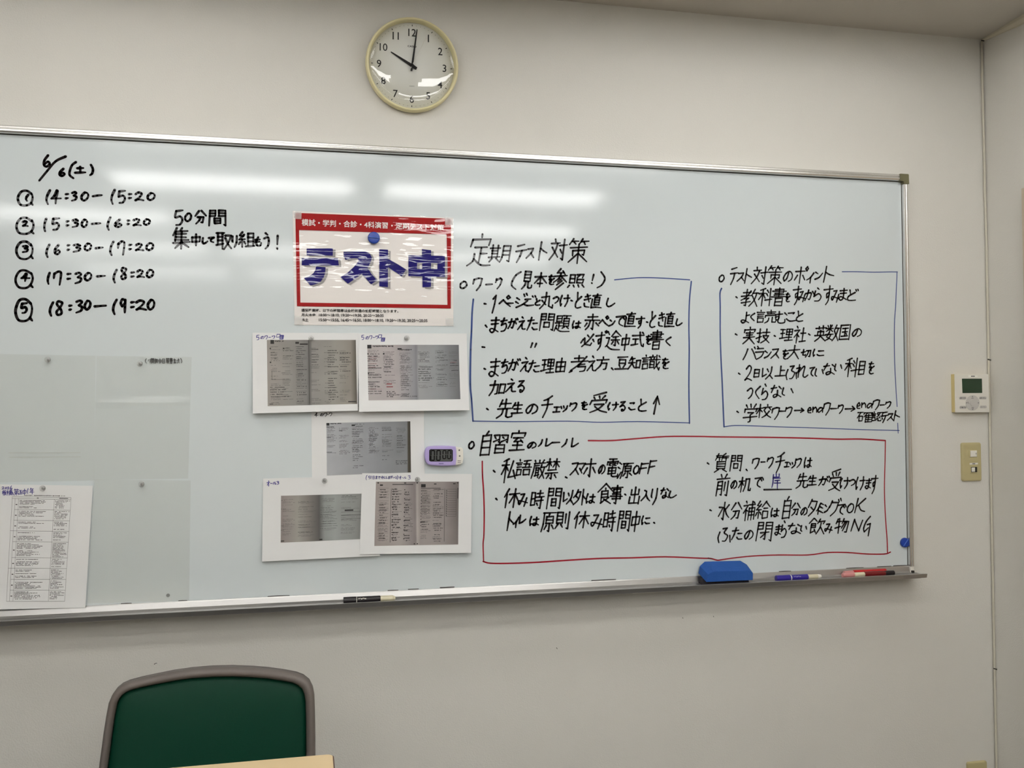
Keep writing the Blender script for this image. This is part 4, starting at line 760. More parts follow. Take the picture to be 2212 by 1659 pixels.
# ------------------------------------------------------------------ papers and films on the board
def lift_fn(z0, span, amt, xa=0.0, xc=0.0):
    def f(x, z):
        t = min(1.3, max(0.0, (z0 - z) / span))
        return amt * t * t * (1 + xa * (x - xc))
    return f
FILMS = (M_FILM, M_LAM, M_CLEAR)
class Sheet:
    def __init__(s, name, label, cat, cs, y, m, lift=None, group=None, nu=12, nv=10, th=.0003):
        s.y, s.lift, s.cs = y, lift or (lambda x, z: 0), cs
        vs, fs = [], []
        for side in (0, 1):
            for j in range(nv + 1):
                for i in range(nu + 1):
                    p = s.at(cs, i / nu, j / nv); p.y += side * th
                    vs.append(p)
        N = (nu + 1) * (nv + 1); q = lambda i, j, k=0: k * N + j * (nu + 1) + i
        for j in range(nv):
            for i in range(nu):
                fs.append((q(i, j), q(i, j + 1), q(i + 1, j + 1), q(i + 1, j)))
                fs.append((q(i, j, 1), q(i + 1, j, 1), q(i + 1, j + 1, 1), q(i, j + 1, 1)))
        for i in range(nu):
            fs.append((q(i, 0), q(i + 1, 0), q(i + 1, 0, 1), q(i, 0, 1))); fs.append((q(i, nv), q(i, nv, 1), q(i + 1, nv, 1), q(i + 1, nv)))
        for j in range(nv):
            fs.append((q(0, j), q(0, j, 1), q(0, j + 1, 1), q(0, j + 1))); fs.append((q(nu, j), q(nu, j + 1), q(nu, j + 1, 1), q(nu, j, 1)))
        if m in FILMS:
            fs = [f for f in fs if max(f) < N]; vs = vs[:N]
        s.o = mesh_from(name, vs, fs, m, None)
        tag(s.o, label, cat, group)
    def at(s, cs, u, v, dy=0.0):
        a = (cs[0][0] * (1 - u) + cs[1][0] * u, cs[0][1] * (1 - u) + cs[1][1] * u)
        b = (cs[3][0] * (1 - u) + cs[2][0] * u, cs[3][1] * (1 - u) + cs[2][1] * u)
        p = un(a[0] * (1 - v) + b[0] * v, a[1] * (1 - v) + b[1] * v, s.y)
        p.y -= s.lift(p.x, p.z) + dy
        return p
    def patch(s, name, cs, dy, m, nu=12, nv=8):
        vs = [s.at(cs, i / nu, j / nv, dy) for j in range(nv + 1) for i in range(nu + 1)]
        fs = [(j * (nu + 1) + i, (j + 1) * (nu + 1) + i, (j + 1) * (nu + 1) + i + 1, j * (nu + 1) + i + 1) for j in range(nv) for i in range(nu)]
        return mesh_from(name, vs, fs, m, s.o)
    def marks(s, name, cs, rects, dy, m):
        vs, fs = [], []
        cut = []
        for u0, v0, u1, v1 in rects:
            nu_, nv_ = max(1, math.ceil((u1 - u0) / .12)), max(1, math.ceil((v1 - v0) / .12))
            for i in range(nu_):
                for j in range(nv_):
                    cut.append((u0 + (u1 - u0) * i / nu_, v0 + (v1 - v0) * j / nv_, u0 + (u1 - u0) * (i + 1) / nu_, v0 + (v1 - v0) * (j + 1) / nv_))
        for u0, v0, u1, v1 in cut:
            b = len(vs)
            vs += [s.at(cs, u0, v0, dy), s.at(cs, u0, v1, dy), s.at(cs, u1, v1, dy), s.at(cs, u1, v0, dy)]
            fs.append((b, b + 1, b + 2, b + 3))
        o = mesh_from(name, vs, fs, m, s.o); return o
    def ink(s, spec, ox, oy, k, w, m, name='handwriting', dy=.0003):
        kk = Ink(s.y - dy, s.lift)
        def f(a, b):
            p = un(ox + a / k, oy + b / k, s.y); return Vector((p.x, p.z))
        write(kk, spec, f, w, 0.6)
        return kk.build(name, m, s.o)

def ramp_mat(name, stops, rough=0.6):
    """printed photograph: its own tones across the sheet"""
    m = bpy.data.materials.new(name); m.use_nodes = True; nt = m.node_tree; b = nt.nodes['Principled BSDF']
    tc = nt.nodes.new('ShaderNodeTexCoord'); sp = nt.nodes.new('ShaderNodeSeparateXYZ'); r = nt.nodes.new('ShaderNodeValToRGB')
    nt.links.new(tc.outputs['Generated'], sp.inputs[0]); nt.links.new(sp.outputs[0], r.inputs[0])
    n = nt.nodes.new('ShaderNodeTexNoise'); n.inputs['Scale'].default_value = 14; nt.links.new(tc.outputs['Object'], n.inputs['Vector'])
    while len(r.color_ramp.elements) < len(stops): r.color_ramp.elements.new(0.5)
    for e, (p, c) in zip(r.color_ramp.elements, stops): e.position = p; e.color = rgb(*c)
    mx = nt.nodes.new('ShaderNodeMix'); mx.data_type = 'RGBA'; mx.blend_type = 'MULTIPLY'; mx.inputs['Factor'].default_value = 0.35
    nt.links.new(r.outputs[0], mx.inputs['A']); nt.links.new(n.outputs['Fac'], mx.inputs['B'])
    nt.links.new(mx.outputs['Result'], b.inputs['Base Color']); b.inputs['Roughness'].default_value = rough
    return m
def column(rnd, u0, u1, v0, v1, step, h, dens=0.75, cw=0.011):
    out = []; v = v0
    while v < v1:
        if rnd.random() < dens:
            u = u0; end = u0 + (u1 - u0) * rnd.uniform(0.45, 1.0)
            while u < end:
                w = cw * rnd.uniform(0.5, 1.3)
                if rnd.random() < 0.85: out.append((u, v + rnd.uniform(-.1, .1) * h, min(u + w * 0.8, u1), v + h * rnd.uniform(0.6, 1)))
                u += w
        v += step
    return out

GP = 'printed workbook pages on the whiteboard'
# 4-star work sheet first (it lies lowest)
r = random.Random(3)
S3 = Sheet('printed_sheet', 'printed workbook page above the bottom pair, tucked under the upper two sheets', 'paper', [(672.5, 880), (915.5, 878), (917.5, 1036), (674, 1040)], -.0012, M_PAPER, None, GP)
C3 = [(540 + 745 / 4.514, 700 + 965 / 4.514), (540 + 1563 / 4.514, 700 + 948 / 4.514), (540 + 1570 / 4.514, 700 + 1447 / 4.514), (540 + 750 / 4.514, 700 + 1477 / 4.514)]
S3.patch('page_photo', C3, .0004, ramp_mat('page_tones_c', [(0, (190, 192, 197)), (.3, (179, 181, 185)), (.5, (163, 165, 170)), (.955, (141, 143, 147)), (.965, (78, 71, 58)), (1, (69, 62, 51))]))
rc = [(.0, .0, .035, .05), (.3, .04, .34, .07)] + column(r, .045, .25, .005, .03, .05, .022, 1) + column(r, .34, .45, .03, .11, .04, .014, 1) + column(r, .0, .12, .07, .1, .05, .02, 1) + column(r, .15, .2, .15, .3, .06, .014)
rc += column(r, .31, .44, .13, .9, .035, .010, .7) + column(r, .51, .62, .12, .6, .032, .012, .75) + column(r, .66, .78, .12, .78, .038, .010, .65) + column(r, .84, .94, .14, .5, .045, .012, .6) + column(r, .0, .1, .2, .6, .07, .012, .5) + column(r, .82, .96, .76, .84, .03, .014, 1)
S3.marks('page_print', C3, rc, .0007, mat('print_grey_c', rgb(50, 51, 53), .7))['kind'] = 'stuff'
S3.ink('4 630 866 665 905/の 685 872 712 896/ワ 720 866 750 902/ー 755 878 768 886/ク 772 866 798 896', 540, 700, 4.514, .0017, M_INK)

S1 = Sheet('printed_sheet', 'printed workbook page left of the other upper sheet, headed by a handwritten five', 'paper', [(544.9, 718.6), (774.8, 719.5), (772, 887), (547, 893)], -.0022, M_PAPER, lift_fn(1.0 + ZB - .28, .2, .012), GP)
C1 = [(576.5, 734.3), (768.5, 734.3), (771, 872.5), (578.8, 877.5)]
S1.patch('page_photo', C1, .0004, ramp_mat('page_tones_a', [(0, (168, 160, 154)), (.25, (156, 152, 147)), (.44, (134, 132, 129)), (.47, (103, 100, 98)), (.5, (150, 146, 142)), (.75, (163, 159, 152)), (.93, (152, 145, 136)), (1, (80, 73, 60))]))
rc = [(.04, .0, .08, .06), (.32, .03, .36, .06), (.37, .055, .46, .075), (.03, .33, .045, .35), (.03, .12, .045, .14), (.18, .12, .195, .14)] + column(r, .09, .28, .01, .03, .05, .02, 1) + column(r, .33, .45, .10, .42, .03, .010, .8) + column(r, .04, .14, .14, .3, .045, .010, .6)
rc += column(r, .33, .45, .45, .98, .032, .011, .8) + column(r, .03, .27, .68, .86, .035, .012, .8) + column(r, .5, .62, .10, .4, .04, .009, .6) + column(r, .68, .8, .16, .95, .036, .012, .75) + column(r, .82, .94, .2, .5, .035, .012, .8) + column(r, .18, .3, .12, .28, .04, .009, .7)
rc += [(.05, .6, .26, .604), (.05, .47, .053, .6), (.16, .50, .2, .505), (.2, .47, .26, .474), (.9, .955, .99, .97), (.02, .965, .06, .975)]
S1.marks('page_print', C1, rc, .0007, mat('print_grey_a', rgb(40, 38, 37), .7))['kind'] = 'stuff'
S1.marks('page_fold', C1, [(.466, .0, .470, .98)], .0008, M_DARK)
S1.ink('5 60 108 90 155/の 105 120 135 145/ワ 145 112 170 148/ー 182 124 203 134/ク 215 115 243 142/~ 258 100 295 138/% 288 110 328 148', 540, 700, 4.514, .0017, M_BLUE2)

S2 = Sheet('printed_sheet', 'printed workbook page right of the other upper sheet, left of the blue drawn box', 'paper', [(773.2, 719.9), (1008.2, 720.4), (1011.4, 886), (774.8, 889.5)], -.0034, M_PAPER, lift_fn(1.0 + ZB - .28, .2, .014), GP)
C2 = [(793.2, 745), (990.8, 745), (992.6, 862.4), (795.2, 865)]
S2.patch('page_photo', C2, .0004, ramp_mat('page_tones_b', [(0, (192, 184, 183)), (.3, (188, 179, 179)), (.5, (154, 154, 159)), (.525, (138, 138, 143)), (.55, (168, 168, 170)), (.75, (156, 159, 162)), (1, (109, 109, 112))]))
rc = [(.0, .0, .045, .065), (.33, .06, .375, .09), (.0, .15, .012, .175), (.17, .15, .185, .175), (.0, .5, .012, .53)] + column(r, .06, .3, .015, .035, .05, .025, 1) + column(r, .37, .5, .08, .1, .05, .02, 1) + column(r, .0, .15, .16, .9, .042, .014, .85) + column(r, .18, .3, .17, .55, .045, .014, .8)
rc += column(r, .2, .34, .84, .95, .03, .018, 1) + column(r, .36, .47, .2, .95, .036, .011, .8) + column(r, .57, .68, .15, .36, .035, .011, .8) + column(r, .55, .73, .4, .72, .04, .015, .85) + column(r, .76, .88, .14, .75, .045, .010, .6) + column(r, .9, .99, .24, .48, .045, .014, .85) + column(r, .35, .53, .9, .96, .03, .014, 1)
S2.marks('page_print', C2, rc, .0007, mat('print_grey_b', rgb(38, 37, 39), .7))['kind'] = 'stuff'
rr = [(.02, .22, .1, .225), (.01, .26, .09, .265), (.02, .34, .1, .345), (.01, .4, .09, .405), (.2, .7, .26, .718), (.2, .75, .27, .768), (.9, .32, .97, .325), (.02, .8, .15, .804)]
S2.marks('red_marking', C2, rr, .0009, mat('print_red', rgb(140, 74, 76), .7))
S2.ink('5 1085 108 1112 152/の 1128 122 1158 148/ワ 1165 112 1190 148/ー 1200 126 1218 134/ク 1224 116 1250 146/~ 1252 105 1285 145/% 1278 135 1316 168', 540, 700, 4.514, .0017, M_BLUE2)

S4 = Sheet('printed_sheet', 'printed workbook page at bottom left, headed by blue handwriting above a plain spread', 'paper', [(568.2, 1033.9), (818, 1027), (820, 1199.6), (566.6, 1212)], -.0024, M_PAPER, lift_fn(.30 + ZB, .22, .010), GP)
C4 = [(550 + 258 / 4.514, 1010 + 275 / 4.514), (550 + 1100 / 4.514, 1010 + 253 / 4.514), (550 + 1090 / 4.514, 1010 + 692 / 4.514), (550 + 255 / 4.514, 1010 + 730 / 4.514)]
S4.patch('page_photo', C4, .0004, ramp_mat('page_tones_d', [(0, (154, 143, 141)), (.2, (174, 170, 163)), (.36, (125, 120, 116)), (.44, (98, 96, 94)), (.5, (154, 159, 156)), (.62, (168, 172, 170)), (.85, (152, 154, 152)), (1, (134, 134, 132))]))
rc = column(r, .2, .4, .08, .85, .055, .008, .5) + column(r, .46, .66, .18, .75, .05, .008, .55) + column(r, .7, .9, .03, .08, .03, .01, 1) + column(r, .0, .06, .1, .8, .09, .01, .6) + [(.0, .955, .04, .975), (.45, .955, .485, .985), (.7, .46, .98, .468), (.7, .54, .98, .545), (.7, .39, .98, .395), (.74, .34, .84, .372)]
S4.marks('page_print', C4, rc, .0007, mat('print_grey_d', rgb(46, 45, 44), .7))['kind'] = 'stuff'
S4.ink('オ 120 130 150 180/ー 155 150 178 158/ル 180 140 212 165/3 215 135 238 165', 550, 1010, 4.514, .0018, M_BLUE2)

S5 = Sheet('printed_sheet', 'printed answer sheet at bottom right, with a bracketed blue note along its top', 'paper', [(782.3, 1022.2), (1020.2, 1023.8), (1016, 1192.8), (776.6, 1196)], -.0040, M_PAPER, lift_fn(.30 + ZB, .22, .013), GP)
C5 = [(550 + 1183 / 4.514, 1010 + 137 / 4.514), (550 + 1992 / 4.514, 1010 + 137 / 4.514), (550 + 1980 / 4.514, 1010 + 745 / 4.514), (550 + 1165 / 4.514, 1010 + 760 / 4.514)]
S5.patch('page_photo', C5, .0004, ramp_mat('page_tones_e', [(0, (176, 165, 161)), (.3, (176, 168, 165)), (.48, (147, 138, 138)), (.5, (188, 179, 176)), (.53, (168, 159, 156)), (.8, (163, 154, 152)), (1, (120, 112, 109))]))
rc = [(.545, .04, .6, .09), (.05, .045, .085, .065), (.2, .04, .45, .05), (.545, .1, .78, .108), (.02, .01, .035, .03), (.49, .01, .505, .03), (.98, .01, .99, .03), (.985, .1, .993, .27), (.545, .63, .6, .645), (.47, .97, .485, .985), (.505, .97, .52, .985), (.34, .015, .365, .03), (.7, .03, .73, .045), (.93, .025, .96, .04)]
rc += column(r, .05, .15, .12, .9, .04, .014, .7) + column(r, .2, .31, .11, .95, .04, .018, .85) + column(r, .35, .42, .12, .96, .04, .016, .8) + column(r, .56, .66, .14, .8, .038, .010, .6) + column(r, .7, .82, .12, .96, .034, .012, .8) + [(u, .11, u + .004, .95) for u in (.185, .83)]
rc += [(.55, .12 + .0385 * i, .66, .123 + .0385 * i) for i in range(14)] + [(.85, .12 + .036 * i, .97, .123 + .036 * i) for i in range(13)] + [(.03, .1 + .05 * i, .16, .102 + .05 * i) for i in range(17)] + [(.85, .12, .852, .55), (.97, .12, .972, .55)]
for i in range(12): rc.append((.205, .12 + i * .07, .215, .135 + i * .07)); rc.append((.345, .12 + i * .07, .355, .135 + i * .07)); rc.append((.852, .14 + i * .036, .86, .15 + i * .036)); rc.append((.547, .14 + i * .05, .556, .152 + i * .05))
S5.marks('page_print', C5, rc, .0007, mat('print_grey_e', rgb(39, 36, 37), .7))['kind'] = 'stuff'
S5.ink('( 1085 75 1098 122/5 1108 82 1128 110/I 1132 82 1140 110/日 1150 84 1172 110/ま 1178 82 1200 110/で 1203 84 1228 110/中 1234 82 1256 112/に 1260 86 1280 108/し 1284 86 1300 108/ま 1302 84 1322 110/が 1324 82 1346 106/い 1350 92 1362 106/く 1366 88 1376 108/と 1378 86 1396 108/) 1388 76 1400 116/オ 1408 82 1434 114/ー 1438 96 1448 102/ル 1452 90 1480 108/3 1496 78 1520 116', 550, 1010, 4.514, .0013, M_BLUE2)

M_FAINT = mat('faint_print', rgb(92, 90, 90), .7)
def faint(S_, C_, cols, seed, v0=.1, v1=.93, dens=.7):
    rr_ = random.Random(seed); rc_ = []
    for u0_, u1_ in cols: rc_ += column(rr_, u0_, u1_, v0, v1, .0235, .0085, dens, .009)
    S_.marks('faint_page_print', C_, rc_, .0006, M_FAINT)['kind'] = 'stuff'
faint(S1, C1, [(.04, .15), (.17, .29), (.32, .45), (.49, .6), (.64, .78), (.81, .93)], 11, .1, .97, .55)
faint(S2, C2, [(.01, .14), (.17, .31), (.35, .5), (.55, .7), (.74, .87), (.89, .99)], 12, .1, .8, .6)
faint(S3, C3, [(.01, .12), (.15, .28), (.3, .44), (.5, .63), (.66, .8), (.83, .95)], 13, .1, .6, .6)
faint(S4, C4, [(.02, .16), (.2, .42), (.47, .66), (.7, .92)], 14, .08, .9, .45)
faint(S5, C5, [(.04, .16), (.21, .32), (.35, .46), (.55, .67), (.69, .82)], 15, .14, .93, .55)
# clear folders on the left
GF = 'clear plastic folders on the whiteboard'
FA = Sheet('clear_folder', 'empty clear plastic folder at left edge of photo above the printed timetable', 'folder', [(-6, 764.5), (207, 768.5), (203, 1038), (-6, 1042)], -.0012, M_FILM, None, GF, 8, 8)
FA.marks('paper_strip_edge', [(18, 978), (174, 977.5), (174, 987), (19, 988)], [(0, 0, 1, .06), (0, .94, 1, 1)], .0004, mat('faint_edge', rgb(176, 176, 168), .6))
FB = Sheet('clear_folder', 'empty clear plastic folder with mirrored writing at its top edge', 'folder', [(208.5, 768.8), (414, 771), (406.5, 1034), (202.5, 1037)], -.0020, M_FILM, lambda x, z: .003 * math.exp(-((z - ZB - .51 - .02 * (x + 2.1)) / .006) ** 2), GF, 10, 40)
_km = Ink(FB.y - .0004)
def _mf(a, b):
    p = un(750 * 0 + (3632 - a) / 5.144, 750 + b / 5.144, FB.y); return Vector((p.x, p.z))
write(_km, '( 1612 125 1625 175/お 1'.split('/お')[0] + '/た 1640 128 1670 178/ま 1678 128 1705 178/書 1712 120 1748 182/第 1752 122 1790 182/目 1800 130 1830 178/中 1838 128 1872 182/時 1880 128 1915 180/間 1920 126 1955 180/い 1962 132 1985 172/) 2000 128 2018 178', _mf, .0016, .5)
_km.build('mirrored_writing', mat('faded_ink', rgb(92, 92, 90), .5), FB.o)
FC = Sheet('clear_folder', 'empty clear plastic folder below the one with mirrored writing, above the tray', 'folder', [(203.5, 1036), (412, 1038), (408.5, 1297), (188, 1303)], -.0026, M_FILM, lambda x, z: .002 * math.exp(-((x + 2.262 ) / .006) ** 2), GF, 40, 8)
_k = Ink(FC.y - .0004); _k.disc(Vector((un(363, 1286, FC.y).x, un(363, 1286, FC.y).z)), .0045, 12); _k.build('stain', mat('grey_stain', rgb(120, 122, 120), .6), FC.o)
TT = Sheet('printed_timetable', 'white printed study timetable with a ruled table, pinned at far left above tray', 'paper', [(-4, 1046), (200.9, 1049.3), (185.2, 1312), (-14, 1316)], -.0066, M_PAPER, lambda x, z: .004 * max(0, min(1, (.40 + ZB - z) / .3)), None)
q2 = lambda a, b: (a / 5.028, 1030 + b / 5.028)
CT = [q2(135, 215), q2(775, 225), q2(708, 1348), q2(75, 1348)]
M_TXT = mat('timetable_print', rgb(70, 64, 64), .7)
vl = [.0, .022, .31]; rowsV = [0, .018, .122, .224, .326, .43, .582, .684, .79, .893, 1.0]
rc = []
for i, v in enumerate(rowsV): rc.append((0 if i in (0, 1, 4, 7, 10) else .05, v - .0012, 1, v + .0012))
for u in (.0, .05, .11, .715, .997): rc.append((u, 0 if u in (0, .997) else .018, u + .0035, 1))
for i in range(1, 10):
    a, b = rowsV[i], rowsV[i + 1]
    rc += column(r, .13, .6, a + .014, b - .02, .0115, .0062, .85, .016) + column(r, .735, .985, a + .012, b - .012, .0115, .0062, .85, .014) + [(.065, (a + b) / 2, .095, (a + b) / 2 + .008)]
rc += column(r, .2, .9, -.018, -.012, .02, .008, 1, .016) + [(.42, .006, .45, .012), (.8, .006, .95, .012)]
o_ = TT.marks('table_print', CT, rc, .0004, M_TXT); o_['kind'] = 'stuff'
TT.ink('2 22 108 52 134/0 58 112 76 132/2 82 110 104 134/6 112 98 134 138/板 28 145 72 200/橋 76 142 136 200/. 140 168 150 198/第 155 132 208 200/五 210 145 244 188/中 248 132 290 200/1 300 128 308 182/年 325 122 372 188', 0, 1030, 5.028, .0016, M_BLUE2)

# laminated notice
P = Crop(620, 440, 5.8211, -.0022)
nt_ = Sheet('laminated_notice', 'laminated red bordered notice with large blue Japanese lettering and blue magnet', 'notice', [(632.2, 455.6), (978.8, 470.5), (979.4, 704.2), (636.4, 702)], -.0010, M_POSTW, None)
NO = nt_.o
def flat(name, pts, m, dy, parent=NO, crop=P):
    vs = [crop(a, b, dy) for a, b in pts]
    return mesh_from(name, vs, [tuple(range(len(vs)))[::-1]], m, parent)
flat('red_band', [(105, 118), (185, 118), (2062, 190), (2062, 385), (2008, 388), (150, 330), (108, 330)], M_POSTRED, 0)
flat('red_border', [(108, 330), (152, 330), (168, 1243), (168, 1290), (125, 1288)], M_POSTRED, 0)
flat('red_border', [(168, 1243), (2018, 1272), (2018, 1318), (168, 1290)], M_POSTRED, 0)
flat('red_border', [(2008, 388), (2062, 385), (2060, 1318), (2018, 1318)], M_POSTRED, 0)
text_quad('heading', '模試・学判・合診・4科演習・定期テスト対策', [(185, 190), (1975, 262), (1975, 340), (185, 278)], M_POSTW, NO, lambda a, b: P(a, b, .0006), .016)
BIG = [[(245, 565), (578, 562), (575, 655), (248, 650)], [(183, 685), (640, 683), (652, 778), (185, 775)],
       [(365, 790), (485, 800), (480, 870), (460, 930), (425, 980), (370, 1010), (295, 1030), (210, 935), (280, 912), (330, 875), (355, 835)],
       [(710, 605), (980, 600), (1040, 625), (1068, 680), (1050, 745), (995, 830), (900, 915), (765, 1007), (672, 925), (770, 860), (850, 785), (902, 715), (890, 690), (840, 685), (800, 690), (735, 708), (712, 660)],
       [(930, 880), (1010, 800), (1060, 880), (1132, 965), (1055, 1015), (990, 940)],
       [(1158, 572), (1270, 580), (1268, 1050), (1160, 1040)], [(1270, 695), (1380, 755), (1497, 830), (1440, 915), (1360, 860), (1270, 800)],
       [(1695, 572), (1812, 585), (1810, 1050), (1703, 1050)], [(1525, 650), (1985, 656), (1985, 748), (1525, 745)], [(1525, 820), (1985, 824), (1985, 925), (1525, 910)],
       [(1525, 650), (1635, 652), (1635, 912), (1525, 910)], [(1890, 656), (1985, 656), (1985, 925), (1890, 920)]]
def polys(name, lst, m, dy, off=(0, 0)):
    vs, fs = [], []
    for pl in lst:
        b = len(vs); vs += [P(x + off[0], y + off[1], dy + .00002 * (b // 4)) for x, y in pl]; fs.append(tuple(range(b, b + len(pl)))[::-1])
    return mesh_from(name, vs, fs, m, NO)
polys('large_letter_shadow', BIG, M_POSTSH, .0004, (32, 16))
polys('large_lettering', BIG, M_NAVY, .0008)
text_quad('small_lettering', '通常授業時、以下の時間帯は全校共通の休憩時間となります。', [(180, 1318), (1400, 1332), (1400, 1372), (180, 1358)], M_BLACK, NO, lambda a, b: P(a, b, .0004), .024)
text_quad('small_lettering', '月火木金', [(180, 1378), (362, 1380), (362, 1420), (180, 1418)], M_BLACK, NO, lambda a, b: P(a, b, .0004), .024)
text_quad('small_lettering', '18:00〜18:10, 19:20〜19:30, 20:25〜20:35', [(402, 1382), (1215, 1390), (1215, 1430), (402, 1422)], M_BLACK, NO, lambda a, b: P(a, b, .0004), .024)
text_quad('small_lettering', '水土', [(185, 1438), (270, 1440), (270, 1482), (185, 1480)], M_BLACK, NO, lambda a, b: P(a, b, .0004), .024)
text_quad('small_lettering', '15:50〜15:55, 16:45〜16:50, 18:00〜18:10, 19:20〜19:30, 20:25〜20:35', [(402, 1442), (1765, 1452), (1765, 1496), (402, 1486)], M_BLACK, NO, lambda a, b: P(a, b, .0004), .024)
lam = Sheet('x', None, None, [(631.2, 454.6), (979.8, 469.5), (980.4, 705.2), (635.4, 703)], -.0046, M_LAM, None, None, 16, 12, .0002)
lam.o.name = 'laminate'; lam.o.parent = NO
for c in ([(80, 95), (183, 100), (180, 195), (85, 190)], [(1985, 170), (2085, 175), (2088, 268), (1988, 265)], [(90, 1415), (195, 1420), (195, 1522), (92, 1520)], [(1995, 1440), (2090, 1440), (2092, 1535), (1997, 1535)]):
    vs = [Crop(620, 440, 5.8211, -.0050)(a, b) for a, b in c]
    mesh_from('corner_tape', vs, [(3, 2, 1, 0)], M_TAPE, NO)

# ------------------------------------------------------------------ magnets
def magnet(px, py, y, rad, h, m, label, group, rot=0.0, ridge=True):
    p = un(px, py, y - h / 2)
    e = empty('magnet', (p.x, y, p.z), label, 'magnet', group)
    b = lathe('magnet_body', [(rad * .93, 0), (rad, .001), (rad, h * .7), (rad * .95, h * .93), (rad * .85, h), (rad * .3, h * .93)], m, n=32); b.parent = e
    if ridge:
        rg = box('grip_ridge', (-rad * .92, -h * 1.35, -rad * .07), (rad * .92, -h * .8, rad * .07), M_RIDGE, None, .0006, 1); rg.parent = e; rg.rotation_euler = (0, rot, 0)
    return e
magnet(807.5, 513.8, -.0052, .0160, .008, M_MAGNET, 'round blue magnet holding the laminated notice', 'round blue magnets', .06)
magnet(1954.6, 1172, 0, .0145, .008, M_MAGNET, 'round blue magnet on the board beside the right frame rail', 'round blue magnets', -.9 + math.pi)
for px, py, y, lb in ((103.5, 777, -.0016, 'clear round magnet on the folder at far left of the board'), (302.5, 785.5, -.0024, 'clear round magnet left of the mirrored writing on a folder'),
                      (306, 1046, -.0030, 'clear round magnet on the folder just above the tray'), (92.5, 1055, -.0070, 'clear round magnet holding the printed timetable'),
                      (672, 731.5, -.0030, 'clear round magnet on the left one of the upper two printed sheets'), (878.3, 731, -.0042, 'clear round magnet on the right one of the upper two printed sheets'),
                      (701, 1038.5, -.0032, 'clear round magnet on the bottom left printed sheet'), (901.5, 1036, -.0048, 'clear round magnet on the bottom right printed sheet')):
    p = un(px, py, y - .008)
    e = empty('magnet', (p.x, y, p.z), lb, 'magnet', 'clear magnets on the board')
    a = lathe('magnet_body', [(.0045, 0), (.0048, .001), (.0040, .004), (.0050, .0075), (.0070, .0085), (.0073, .011), (.0062, .0125), (.001, .0125)], M_CLEAR, n=28); a.parent = e
    c = lathe('magnet_core', [(.0034, .0002), (.0034, .0034), (.0005, .0036)], M_CORE, n=16); c.parent = e

# ------------------------------------------------------------------ kitchen timer
T = Crop(900, 940, 18.433, -.0170)
tb = Crop(900, 940, 18.433, -.0010)
tp = T(1000, 820)
tmr = empty('digital_timer', (tp.x, 0, tp.z), 'lilac digital timer showing 00 00 with white side buttons', 'timer')
def slab(name, pts, crop, y0, y1, m, parent, inset=0.0, smooth=False):
    """outline surveyed on the front plane y1, extruded back to y0, front edge rounded by inset"""
    P2 = [Vector((crop(a, b).x, crop(a, b).z)) for a, b in pts]
    c = sum(P2, Vector((0, 0))) / len(P2)
    lay = [(y0, 0.0)] + ([(y1 + inset, 0.0), (y1 + inset * .3, inset * .3), (y1, inset)] if inset else [(y1, 0.0)])
    vs, fs = [], []; n = len(P2)
    for y, ins in lay:
        for q in P2:
            d = (q - c); L = d.length; q2_ = c + d * (1 - ins / max(L, 1e-6)); vs.append((q2_.x, y, q2_.y))
    for i in range(len(lay) - 1):
        for k_ in range(n): fs.append((i * n + k_, i * n + (k_ + 1) % n, (i + 1) * n + (k_ + 1) % n, (i + 1) * n + k_))
    fs.append(tuple(range(n))); fs.append(tuple(range((len(lay) - 1) * n, len(lay) * n))[::-1])
    bm = bmesh.new(); me = bpy.data.meshes.new(name); me.from_pydata(vs, [], fs); bm.from_mesh(me)
    bmesh.ops.recalc_face_normals(bm, faces=bm.faces); bm.to_mesh(me); bm.free()
    return link(name, me, m, parent, smooth)
body = [(330, 700), (350, 590), (390, 520), (450, 470), (560, 445), (800, 430), (1000, 425), (1300, 430), (1565, 455), (1595, 600), (1605, 820), (1590, 1020), (1565, 1200), (1300, 1225), (1000, 1230), (700, 1215), (480, 1185), (400, 1120), (350, 1000), (328, 850)]
slab('timer_case', body, T, -.001, -.0170, M_PURPLE, tmr, .0035)
slab('button_block', [(1560, 470), (1800, 500), (1850, 560), (1862, 700), (1862, 950), (1835, 1080), (1770, 1170), (1560, 1205)], T, -.001, -.0150, M_WHITEP, tmr, .002)
dsp = slab('display_bezel', rrect(500, 560, 1440, 1050, 70, 4), T, -.016, -.0174, M_BLACK, tmr)
slab('display', rrect(545, 590, 1400, 1030, 40, 4), T, -.0170, -.0177, M_LCD2, dsp)
k = Ink(-.0180)
def t2(a, b): p = T(a, b); return Vector((p.x, p.z))
for x0, x1, y1, w in ((575, 710, 1000, .0030), (805, 940, 1000, .0030), (1050, 1165, 935, .0026), (1240, 1358, 935, .0026)):
    ym = (615 + y1) / 2
    for s_ in (((x0 + 20, 612), (x1 - 20, 612)), ((x0, 640), (x0, ym - 28)), ((x1, 640), (x1, ym - 28)), ((x0 - 8, ym + 28), (x0 - 8, y1 - 25)), ((x1 - 8, ym + 28), (x1 - 8, y1 - 25)), ((x0 + 12, y1), (x1 - 28, y1))):
        k.stroke([t2(*s_[0]), t2(*s_[1])], w, 1.2, 0.05)
k.build('digits', M_BLACK, dsp)
text_quad('maker_lettering', 'TANITA', [(875, 1112), (1075, 1112), (1075, 1152), (875, 1152)], M_NAVY, tmr, lambda a, b: T(a, b, .0003), .03)
